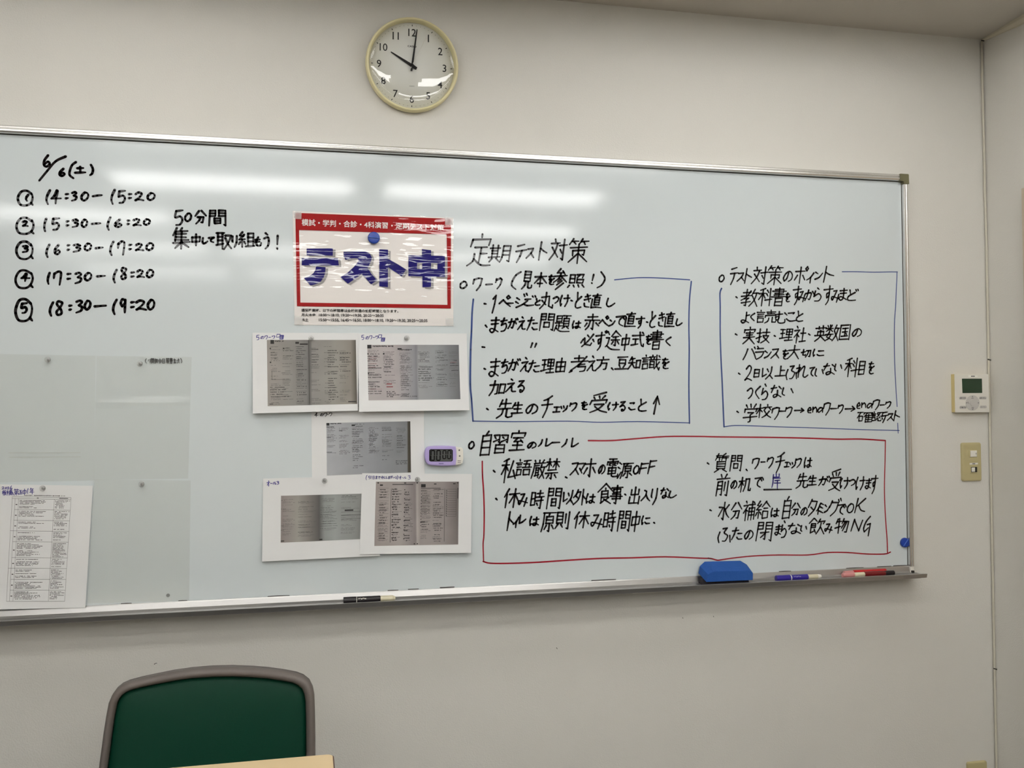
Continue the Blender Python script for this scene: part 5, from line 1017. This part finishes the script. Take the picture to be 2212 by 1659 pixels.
for y0, y1, icon in ((525, 680, (1700, 600, .0022)), (705, 945, (1715, 830, .0022)), (965, 1120, None)):
    bt = slab('button', rrect(1618, y0, 1835, y1, 20, 3), T, -.0145, -.0162, M_WHITEP, tmr)
    k = Ink(-.0165)
    if icon: k.disc(t2(icon[0], icon[1]), icon[2], 12)
    else:
        k.stroke([t2(1640, 1022), t2(1760, 1022)], .0012); k.stroke([t2(1640, 1085), t2(1760, 1080)], .0012)
    k.build('button_symbol', M_GREY, bt)

# ------------------------------------------------------------------ wall clock
CKY = YF
ck = empty('wall_clock', (-1.5045, CKY, 1.4239 + ZB), 'round cream rimmed wall clock with white dial showing ten o\'clock', 'clock')
ck.rotation_euler = (math.radians(4.5), 0, 0)
ck.location.y = CKY - .0115
CL = []
def ckc(o): CL.append(o); o.parent = ck; return o
ckc(lathe('clock_rim', [(.1160, .004), (.1165, .012), (.1175, .0200), (.1190, .0250), (.1212, .0268), (.1242, .0245), (.1262, .0180), (.1265, .006), (.1240, 0), (.117, 0), (.1160, .002)], M_CLOCKRIM, n=96))
dial = ckc(lathe('dial', [(.1170, .002), (.1170, .0050), (.001, .0050)], M_DIAL, n=96))
def cplace(x, z, d): return Vector((x, -d, z))
for hnum in range(1, 13):
    a = math.radians(hnum * 30); R_ = .0895
    s = str(hnum); st, fs, w_, h_ = text_shape(s, .006)
    hh = .0200; ww = w_ / h_ * hh * (0.97 if hnum < 10 else .95); cx, cz = R_ * math.sin(a), R_ * math.cos(a)
    vs = [cplace(cx + (u - .5) * ww, cz + (.5 - v) * hh, .0054) for u, v in st]
    o = mesh_from('numeral', vs, fs, M_BLACK); o.parent = ck
vs, fs = [], []
for k_ in range(60):
    a = math.radians(k_ * 6); L, w_ = (.0022, .0009) if k_ % 5 == 0 else (.0006, .0006)
    u_, n_ = Vector((math.sin(a), math.cos(a))), Vector((math.cos(a), -math.sin(a)))
    b = len(vs)
    for s1, s2 in ((-1, -1), (-1, 1), (1, 1), (1, -1)):
        q = u_ * (.1085 + s1 * L) + n_ * (s2 * w_); vs.append(cplace(q.x, q.y, .0054))
    fs.append((b, b + 1, b + 2, b + 3))
o = mesh_from('minute_marks', vs, fs, M_BLACK); o.parent = ck
for body_, cz, hh, ms in (('CASIO', .0525, .0050, M_BLACK), ('QUARTZ', -.0545, .0024, M_GREY)):
    st, fs, w_, h_ = text_shape(body_, .02); ww = w_ / h_ * hh * 1.25
    o = mesh_from('dial_lettering', [cplace((u - .5) * ww, cz + (.5 - v) * hh, .0054) for u, v in st], fs, ms); o.parent = ck
def hand(name, ang, tip, tail, w0, w1, d, m):
    a = math.radians(ang); u_, n_ = Vector((math.sin(a), math.cos(a))), Vector((math.cos(a), -math.sin(a)))
    pl = [(-tail, w0 * .45), (-tail * .3, w0 * .55), (0, w0 * .5), (tip * .9, w1 * .5), (tip, w1 * .35)]
    pts = [u_ * t + n_ * w for t, w in pl] + [u_ * t - n_ * w for t, w in reversed(pl)]
    bm = bmesh.new(); add_prism(bm, [(p.x, p.y) for p in pts], 'y', -d - .0008, -d)
    o = bm_obj(name, bm, m); o.parent = ck
hand('hour_hand', -60.5, .0665, .0145, .0085, .0036, .0075, M_BLACK)
hand('minute_hand', 7.5, .0985, .0150, .0056, .0034, .0095, M_BLACK)
hand('second_hand', 26, .085, .0200, .0012, .0007, .0115, M_WHITEP)
o = lathe('hand_hub', [(.0045, .0052), (.0045, .0125), (.001, .0128)], M_BLACK, n=20); o.parent = ck
o = lathe('clock_glass', [(.1185, .0165), (.1170, .0195), (.1130, .0214), (.106, .0226), (.098, .0231), (.08, .0234), (.04, .02348), (.0005, .0235)], M_GLASS, n=96); o.parent = ck
# lathe closes both ends; open the back of the glass again
bm = bmesh.new(); bm.from_mesh(o.data); bmesh.ops.delete(bm, geom=[f for f in bm.faces if len(f.verts) > 50], context='FACES'); bm.to_mesh(o.data); bm.free()

# ------------------------------------------------------------------ thermostat and wall plates
R_ = Crop(2020, 780, 5.927, .0010)
th = empty('thermostat', (.2528, YF, .525 + ZB), 'white square thermostat with green display above the light switch', 'thermostat')
cc = [(250, 165), (685, 163), (696, 655), (262, 660)]
pa, pb, pc, pd_ = [R_(*c) for c in cc]
x0_, x1_, z1_, z0_ = (pa.x + pd_.x) / 2, min((pb.x + pc.x) / 2, XR - .001), (pa.z + pb.z) / 2, (pc.z + pd_.z) / 2
box('rear_case', (x0_ + .0005, .0035, z0_ + .0005), (x1_ - .0005, YF, z1_ - .0005), M_YELLOWED, th, .0015)
fc = box('front_cover', (x0_, .0010, z0_), (x1_, .0038, z1_), M_WHITEP, th, .001)
R_.y = .0010
def onface(name, pts, m, d0, d1, par): 
    return slab(name, pts, R_, .0010 + d0, .0010 - d1, m, par)
onface('display', [(343, 225), (598, 225), (602, 408), (350, 410)], M_LCD, .0003, .0004, th)
stk = onface('name_sticker', [(425, 182), (543, 182), (545, 206), (427, 206)], mat('sticker_white', rgb(240, 238, 230), .6), .0003, .0003, th)
M_BTN = mat('button_grey', rgb(200, 196, 190), .4)
mesh_from('sticker_print', [R_(a, b, .0006) for x_ in (460, 472, 484, 497) for a, b in ((x_, 188), (x_, 201), (x_ + 9, 201), (x_ + 9, 188))], [(4 * i, 4 * i + 1, 4 * i + 2, 4 * i + 3) for i in range(4)], M_BLACK, stk)
for (a, b, c, d), t_ in (((307, 452, 398, 492), '運転切換'), ((562, 452, 655, 492), '運転/停止'), ((312, 572, 400, 612), '風量/風向'), ((572, 568, 658, 606), 'タイマー')):
    bt = onface('button', rrect(a, b, c, d, 17, 4), M_BTN, .0003, .0010, th)
    text_quad('button_lettering', t_, [(a + 8, b + 12), (c - 8, b + 12), (c - 8, d - 10), (a + 8, d - 10)], M_GREY, bt, lambda a_, b_: R_(a_, b_, .0012), .02)
pad = onface('direction_pad', [(478 + 88 * math.cos(t), 535 + 98 * math.sin(t)) for t in [2 * math.pi * i / 36 for i in range(36)]], M_BTN, .0003, .0010, th)
onface('centre_button', [(478 + 36 * math.cos(t), 535 + 40 * math.sin(t)) for t in [2 * math.pi * i / 28 for i in range(28)]], M_BTN, .0003, .0020, pad)
k = Ink(.0010 - .0012)
def r2(a, b): p = R_(a, b); return Vector((p.x, p.z))
for s_ in ([(468, 462), (475, 450), (482, 462)], [(470, 608), (478, 622), (486, 608)], [(408, 528), (396, 535), (408, 542)], [(545, 530), (556, 535), (545, 540)], [(462, 476), (488, 476)], [(465, 596), (490, 596)], [(418, 525), (428, 545)], [(464, 548), (490, 548)]):
    k.stroke([r2(*q) for q in s_], .0012, 1.2, .1)
k.build('pad_symbols', M_GREY, pad)
box('cover_seam', (x0_ + .002, .0007, z0_ + .0475), (x1_ - .002, .0012, z0_ + .0480), M_BTN, th)

def plate(name, xc, zc_, label, cat, hgt=.120):
    e = empty(name, (xc, YF, zc_), label, cat)
    b = slab('cover_plate', [(0, 0)], Crop(0, 0, 1), 0, 0, M_PLATE, None) if False else None
    pts = rrect(-.035, -hgt / 2, .035, hgt / 2, .007, 5)
    vs, fs = [], []; n = len(pts)
    lay = [(0, 0), (.005, 0), (.0072, .0018), (.0080, .0045)]
    for d, ins in lay:
        for x, z in pts: vs.append((x * (1 - ins / .035), -d, z * (1 - ins / (hgt / 2))))
    for i in range(3):
        for j in range(n): fs.append((i * n + j, i * n + (j + 1) % n, (i + 1) * n + (j + 1) % n, (i + 1) * n + j))
    fs.append(tuple(range(n))); fs.append(tuple(range(3 * n, 4 * n))[::-1])
    b = mesh_from('cover_plate', vs, fs, M_PLATE); b.parent = e
    for p_ in b.data.polygons: p_.use_smooth = False
    return e, b
sw, _ = plate('light_switch', .2423, .3102 + ZB, 'aged beige wall switch plate with two small switches below the thermostat', 'light switch')
def lb(name, a, b, c, d, y0, y1, m, par, bev=.0008):
    o = box(name, (a, -y1, b), (c, -y0, d), m, None, bev, 1); o.parent = par; return o
s1 = lb('switch_frame', -.0090, .0120, .0180, .0370, .007, .0088, M_PLATE, sw); lb('rocker', -.0070, .0155, .0165, .0350, .0085, .0108, M_WHITEP, s1)
lb('indicator', .0118, .0235, .0132, .0280, .0105, .0111, M_GREY, s1, 0)
lb('sticker', -.0090, -.0085, .0205, -.0030, .0078, .0083, M_WHITEP, sw, 0)
o = mesh_from('sticker_print', [(x_, -.0085, z_) for k_ in range(4) for x_, z_ in ((.0005 + k_ * .0026, -.0042), (.0005 + k_ * .0026, -.0074), (.0026 + k_ * .0026, -.0074), (.0026 + k_ * .0026, -.0042))], [(4 * i, 4 * i + 1, 4 * i + 2, 4 * i + 3) for i in range(4)], M_GREY); o.parent = sw
s2 = lb('switch_frame', -.0080, -.0370, .0180, -.0120, .007, .0088, M_PLATE, sw); f2 = lb('rocker_surround', -.0050, -.0325, .0165, -.0160, .0085, .0092, M_DARK, s2); 
rk = lb('rocker', -.0040, -.0310, .0085, -.0175, .0090, .0108, M_WHITEP, s2)
lb('indicator', .0095, -.0300, .0140, -.0180, .0090, .0096, M_DARK, s2, 0)
so, _ = plate('wall_socket', .2423, -.617 - .06 + ZB, 'aged beige socket plate low on the wall at bottom right edge', 'socket')
sf = lb('socket_insert', -.012, -.030, .012, .030, .0072, .0090, M_WHITEP, so)
for zz in (-.016, .016):
    for xx in (-.0045, .0045): lb('socket_slot', xx - .0008, zz - .004, xx + .0008, zz + .004, .0088, .0092, M_DARK, sf, 0)

# ------------------------------------------------------------------ cable in the corner, duct under the ceiling
path = [(2120.5, 92), (2122, 177), (2123.8, 253), (2126.2, 340), (2127, 405), (2129, 461), (2131.6, 548), (2133.3, 598), (2134.2, 640), (2135.2, 687), (2136.5, 776), (2139.6, 900), (2141, 991), (2142.5, 1072), (2147.5, 1200), (2149.4, 1265), (2150.5, 1361), (2150.2, 1414), (2150.8, 1445), (2152.5, 1486), (2151.6, 1540), (2154, 1659), (2158, 1850)]
cpts = []
for a, b in path:
    p = un(a, b, .0140); p.x = min(p.x, XR - .0042); cpts.append(Vector((p.x, .0140, p.z)))
cpts.append(Vector((XR - .006, .0140, .06)))
ce = empty('cable', (XR - .006, .014, .06), 'thin white cable running down the corner of the room', 'cable')
tube('cord', cpts, .0036, M_CABLE, ce, 10)
for a, b in ((2121.5, 88.5), (2136.5, 777), (2150.8, 1444)):  # first one stands in for the dark hole where the duct ends
    p = un(a, b, .0140); p.x = min(p.x, XR - .0042)
    t_ = bpy.data.meshes.new('x')
    tube('clip_and_duct_hole', [(p.x - .0045, .0128, p.z + .0012), (p.x + .004, .0085, p.z - .0016)], .0017, M_DARK, ce, 8)
dv = [(XR, .0185, ZC), (XR - .007, .0185, ZC), (XR, .0185, ZC - .008)]
rings = []
for y, a, b in ((.0185, .006, .008), (-.05, .010, .013), (-.12, .016, .019), (-.25, .024, .026), (-1.5, .026, .028), (-6.9, .026, .028)):
    rings.append([(XR - .0005, y, ZC - .0005), (XR - a, y, ZC - .0005), (XR - a * .92, y, ZC - b * .45), (XR - a * .45, y, ZC - b * .92), (XR - .0005, y, ZC - b)])
vs = [v for g in rings for v in g]; fs = [(i * 5 + j, i * 5 + (j + 1) % 5, (i + 1) * 5 + (j + 1) % 5, (i + 1) * 5 + j) for i in range(len(rings) - 1) for j in range(5)] + [(0, 1, 2, 3, 4), tuple(range(25, 30))[::-1]]
struct(mesh_from('trim_1', vs, fs, M_DUCT))

# ------------------------------------------------------------------ eraser and pens in the tray
ZT = ZB - .0145
er = empty('board_eraser', (-.51, -.040, ZB - .019), 'blue foam whiteboard eraser standing in the pen tray', 'eraser')
A = un(1526, 1256, -.060); B_ = un(1626, 1252, -.060)
xa, xb = A.x, B_.x
pts3 = {}
def E3(px, py, y): return un(px, py, y)
front_b = [E3(1525.8, 1257.6, -.0530), E3(1626.6, 1253.0, -.0530)]
front_t = [E3(1530.0, 1240.8, -.0530), E3(1541.0, 1234.4, -.0520), E3(1616.6, 1232.4, -.0520), E3(1626.8, 1238.0, -.0530)]
back_t = [E3(1511.5, 1222.5, -.014), E3(1521.8, 1212.8, -.012), E3(1599.0, 1210.8, -.012), E3(1613.5, 1219.5, -.020)]
back_l = E3(1508.0, 1238.0, -.014)
back_r = Vector((front_b[1].x - .002, -.018, ZB - .012))
vs = [front_b[0], front_b[1], front_t[3], front_t[2], front_t[1], front_t[0], back_t[0], back_t[1], back_t[2], back_t[3], back_l, back_r]
fs = [(0, 1, 2, 3, 4, 5), (4, 3, 8, 7), (5, 4, 7, 6), (3, 2, 9, 8), (0, 5, 6, 10), (2, 1, 11, 9), (6, 7, 8, 9, 11, 10), (0, 10, 11, 1)]
bm = bmesh.new(); V_ = [bm.verts.new(v) for v in vs]
for f in fs: bm.faces.new([V_[i] for i in f])
bmesh.ops.recalc_face_normals(bm, faces=bm.faces)
bmesh.ops.triangulate(bm, faces=[f for f in bm.faces if len(f.verts) > 4])
bmesh.ops.bevel(bm, geom=list(bm.edges), offset=.0008, segments=1, affect='EDGES')
bm_obj('foam_block', bm, M_ERASER, er)
prism('felt_pad', [(-.040, ZB - .0190), (-.012, ZB - .0175), (-.011, ZB + .0), (-.036, ZB - .002)], 'x', back_l.x + .002, front_b[1].x - .006, M_FELT, er)

def pen(name, label, segs, y, z, axis_dx, group=None, tilt=0.0, yaw=0.0):
    """segs: (length, r0, r1, material, part name); the pen lies along x from its left end"""
    e = empty(name, (axis_dx, y, z), label, 'marker', group)
    x = 0.0
    for L, ra, rb, m, nm in segs:
        bm = bmesh.new()
        add_tube(bm, [(x, 0, 0), (x + .0008, 0, 0), (x + L - .0008, 0, 0), (x + L, 0, 0)], [ra * .93, ra, rb, rb * .93], 18)
        o = bm_obj(nm, bm, m, None, False); o.parent = e; x += L
    e.rotation_euler = (0, tilt, yaw)
    return e
M_PBLACK = mat('pen_black', rgb(24, 18, 22), .35); M_PBLUE = mat('pen_blue', rgb(44, 30, 140), .35); M_PRED = mat('pen_red', rgb(186, 26, 30), .35); M_PDRED = mat('pen_dark_red', rgb(112, 18, 20), .35)
M_PCLEAR = mat('pen_clear_cream', rgb(214, 206, 178), .25); M_PPINK = mat('pen_pink_cap', rgb(206, 140, 138), .3)
def penx(px, py, y): return un(px, py, y).x
zf = ZB - .0195
a_, b_ = penx(742, 1290, -.045), penx(854, 1284, -.045); L_ = b_ - a_
pk = pen('board_marker', 'black board marker lying in tray below the bottom printed sheets', [(L_ * .245, .0088, .0088, M_PBLACK, 'pen_cap'), (L_ * .465, .0082, .0082, M_PBLACK, 'pen_barrel'), (L_ * .24, .0074, .0074, M_PCLEAR, 'ink_window'), (L_ * .05, .0070, .0045, M_PCLEAR, 'pen_tip')], -.042, zf + .0090, a_)
box('white_band', (a_ + L_ * .245, -.0508, zf + .003), (a_ + L_ * .255, -.048, zf + .0172), M_WHITEP, pk)
def dashes(seed=1, n=9):
    q = random.Random(seed); vs_, fs_ = [], []
    x = 0.0
    while x < 1:
        w = q.uniform(.03, .1); y0 = q.uniform(.1, .4); y1 = y0 + q.uniform(.2, .5); b = len(vs_)
        vs_ += [(x, y0), (x, y1), (min(1, x + w), y1), (min(1, x + w), y0)]; fs_.append((b, b + 1, b + 2, b + 3)); x += w + q.uniform(.02, .06)
    return vs_, fs_
st, fs = dashes(4)
def onpen(x0, w, ang0, ang1, rad, cy, cz):
    return lambda u, v: (x0 + u * w, cy - rad * math.cos(math.radians(ang1 + (ang0 - ang1) * v)), cz + rad * math.sin(math.radians(ang1 + (ang0 - ang1) * v)))
f_ = onpen(a_ + L_ * .28, .020, 5, 48, .0084, -.042, zf + .0090)
mesh_from('barrel_lettering', [f_(u, v) for u, v in st], fs, M_WHITEP, pk)
a_, b_ = penx(1678, 1246, -.045), penx(1775, 1241, -.045); L_ = b_ - a_
pb_ = pen('board_marker', 'blue board marker lying in tray right of the eraser', [(L_ * .31, .0088, .0088, M_PBLUE, 'pen_cap'), (L_ * .02, .0088, .0088, M_WHITEP, 'white_band'), (L_ * .37, .0082, .0082, M_PBLUE, 'pen_barrel'), (L_ * .22, .0070, .0068, M_PCLEAR, 'ink_window'), (L_ * .08, .0066, .0050, M_WHITEP, 'pen_end')], -.040, zf + .0090, a_)
f_ = onpen(a_ + L_ * .37, .022, 10, 45, .0084, -.040, zf + .0090)
mesh_from('barrel_lettering', [f_(u, v) for u, v in st], fs, mat('pen_print', rgb(180, 176, 214), .4), pb_)
a_, b_ = penx(1824, 1236, -.024), penx(1914, 1233, -.024); L_ = b_ - a_
pen('board_marker', 'bright red board marker at the back of tray near the right end', [(L_ * .22, .0072, .0078, M_PPINK, 'pen_end'), (L_ * .78, .0084, .0084, M_PRED, 'pen_barrel')], -.0210, zf + .0100, a_)
a_, b_ = penx(1821, 1243, -.043), penx(1932, 1238, -.043); L_ = b_ - a_
pen('board_marker', 'dark red board marker with black end in front of the bright red one', [(L_ * .22, .0066, .0072, M_PPINK, 'pen_end'), (L_ * .20, .0066, .0066, M_PCLEAR, 'ink_window'), (L_ * .40, .0076, .0076, M_PDRED, 'pen_barrel'), (L_ * .18, .0076, .0070, M_PBLACK, 'pen_cap')], -.0400, zf + .0084, a_)

# ------------------------------------------------------------------ chair
ch = empty('chair', (-1.96, -.62, 0), 'green padded chair with taupe rimmed backrest behind the desk', 'chair')
YC = -.42
K = Crop(200, 1400, 3.95, YC)
outer = [(100, 1023), (108, 900), (120, 780), (133, 650), (148, 530), (165, 425), (190, 365), (225, 318), (268, 285), (325, 262), (430, 238), (560, 214), (700, 190), (850, 171), (1020, 158), (1200, 153), (1370, 157), (1500, 164), (1640, 178), (1740, 193), (1800, 212), (1850, 248), (1880, 305), (1892, 370), (1897, 500), (1900, 700), (1900, 900), (1900, 1023)]
inner = [(165, 1023), (175, 900), (188, 780), (200, 660), (213, 545), (232, 435), (250, 398), (275, 368), (308, 346), (350, 330), (450, 308), (580, 286), (715, 264), (855, 247), (1025, 237), (1200, 233), (1365, 237), (1495, 244), (1620, 258), (1705, 270), (1752, 288), (1785, 313), (1806, 355), (1815, 410), (1820, 520), (1822, 700), (1822, 900), (1822, 1023)]
def back(x, z, t=0):           # backrest leans back a little and is hollowed sideways
    return YC + (z - (ZB - .06)) * .18 - .030 * (1 - ((x + 1.975) / .215) ** 2) * 0 + .06 * ((x + 1.975) / .22) ** 2 * -0.35
O2 = [K(a, b) for a, b in outer]; I2 = [K(a, b) for a, b in inner]
def extend(Pl, zlow, dx):
    L0, R0 = Pl[0], Pl[-1]
    lo = [Vector((L0.x - .003 * k / 5 + dx * (k / 5) ** 4, 0, L0.z + (zlow - L0.z) * k / 5)) for k in range(5, 0, -1)]
    hi = [Vector((R0.x + .002 * k / 5 - dx * (k / 5) ** 4, 0, R0.z + (zlow - R0.z) * k / 5)) for k in range(1, 6)]
    return lo + Pl + hi
O3, I3 = extend(O2, .47, .05), extend(I2, .487, .045)
n = len(O3)
vs, fs = [], []
SEC = [(0, .006), (.02, -.006), (.18, -.0125), (.5, -.0155), (.82, -.0125), (.98, -.006), (1, .004), (.5, .012)]
for o_, i_ in zip(O3, I3):
    for t, d in SEC:
        x = o_.x * (1 - t) + i_.x * t; z = o_.z * (1 - t) + i_.z * t
        vs.append((x, back(x, z) + d, z))
m_ = len(SEC)
for i in range(n):
    for j in range(m_):
        fs.append((i * m_ + j, i * m_ + (j + 1) % m_, ((i + 1) % n) * m_ + (j + 1) % m_, ((i + 1) % n) * m_ + j))
bm = bmesh.new(); me = bpy.data.meshes.new('x'); me.from_pydata(vs, [], fs); bm.from_mesh(me); bm_obj('backrest_rim', bm, M_CHAIR, ch, True)
# pad: concentric rings inside the rim, softly bulged
cen = sum(I3, Vector((0, 0, 0))) / n
vs, fs = [], []
RG = [(1.012, .004), (1.0, -.002), (.985, -.0062), (.955, -.0095), (.88, -.0125), (.7, -.015), (.4, -.017), (.15, -.0175)]
for s_, d in RG:
    for q in I3:
        x = cen.x + (q.x - cen.x) * s_; z = cen.z + (q.z - cen.z) * s_; vs.append((x, back(x, z) + d + .006, z))
for i in range(len(RG) - 1):
    for j in range(n): fs.append((i * n + j, i * n + (j + 1) % n, (i + 1) * n + (j + 1) % n, (i + 1) * n + j))
vs.append((cen.x, back(cen.x, cen.z) - .0118, cen.z)); c_ = len(vs) - 1
for j in range(n): fs.append(((len(RG) - 1) * n + j, (len(RG) - 1) * n + (j + 1) % n, c_))
bm = bmesh.new(); me = bpy.data.meshes.new('x'); me.from_pydata(vs, [], fs); bm.from_mesh(me); bm_obj('backrest_pad', bm, M_GREEN, ch, True)
mesh_from('backrest_shell', [(q.x, back(q.x, q.z) + .010, q.z) for q in O3], [tuple(range(n))], M_CHAIR, ch)
box('seat_pad', (-2.19, -.86, .415), (-1.76, -.44, .455), M_GREEN, ch, .015, 3)
box('seat_shell', (-2.18, -.85, .400), (-1.77, -.45, .417), M_CHAIR, ch, .004, 2)
for sx in (-1, 1):
    xx = -1.975 + sx * .205
    tube('leg', [(xx, -.47, .60), (xx, -.475, .48), (xx, -.47, .40), (xx, -.36, .012)], .011, M_STEEL, ch)
    tube('leg', [(xx, -.50, .392), (xx, -.80, .392), (xx, -.83, .37), (xx, -.88, .012)], .011, M_STEEL, ch)
    for yy in (-.36, -.88): tube('rubber_foot', [(xx, yy, 0), (xx, yy, .03)], .014, M_DARK, ch)

# ------------------------------------------------------------------ desk
zt = 0.70
c1 = un(716, 1629, z=zt)
dk = empty('desk', (-2.35, -.9, 0), 'beige laminate topped desk in front of the green chair', 'desk')
yy1, xx1 = c1.y + .0, c1.x + .002
pl = rrect(-2.95, yy1 - .45, xx1, yy1, .012, 5)
bm = bmesh.new(); add_prism(bm, pl, 'z', zt - .025, zt); bm_obj('desk_top', bm, M_WOOD, dk)
pl2_ = rrect(-2.9525, yy1 - .4525, xx1 + .0025, yy1 + .0025, .014, 5)
bm = bmesh.new(); add_prism(bm, pl2_, 'z', zt - .026, zt - .0015); bm_obj('edge_band', bm, M_EDGE, dk)
for sx in (-2.90, xx1 - .05):
    for sy in (yy1 - .40, yy1 - .05):
        tube('leg', [(sx, sy, .0), (sx, sy, zt - .026)], .0125, M_CHAIR, dk)
box('shelf', (-2.88, yy1 - .42, zt - .14), (xx1 - .07, yy1 - .12, zt - .13), M_CHAIR, dk)
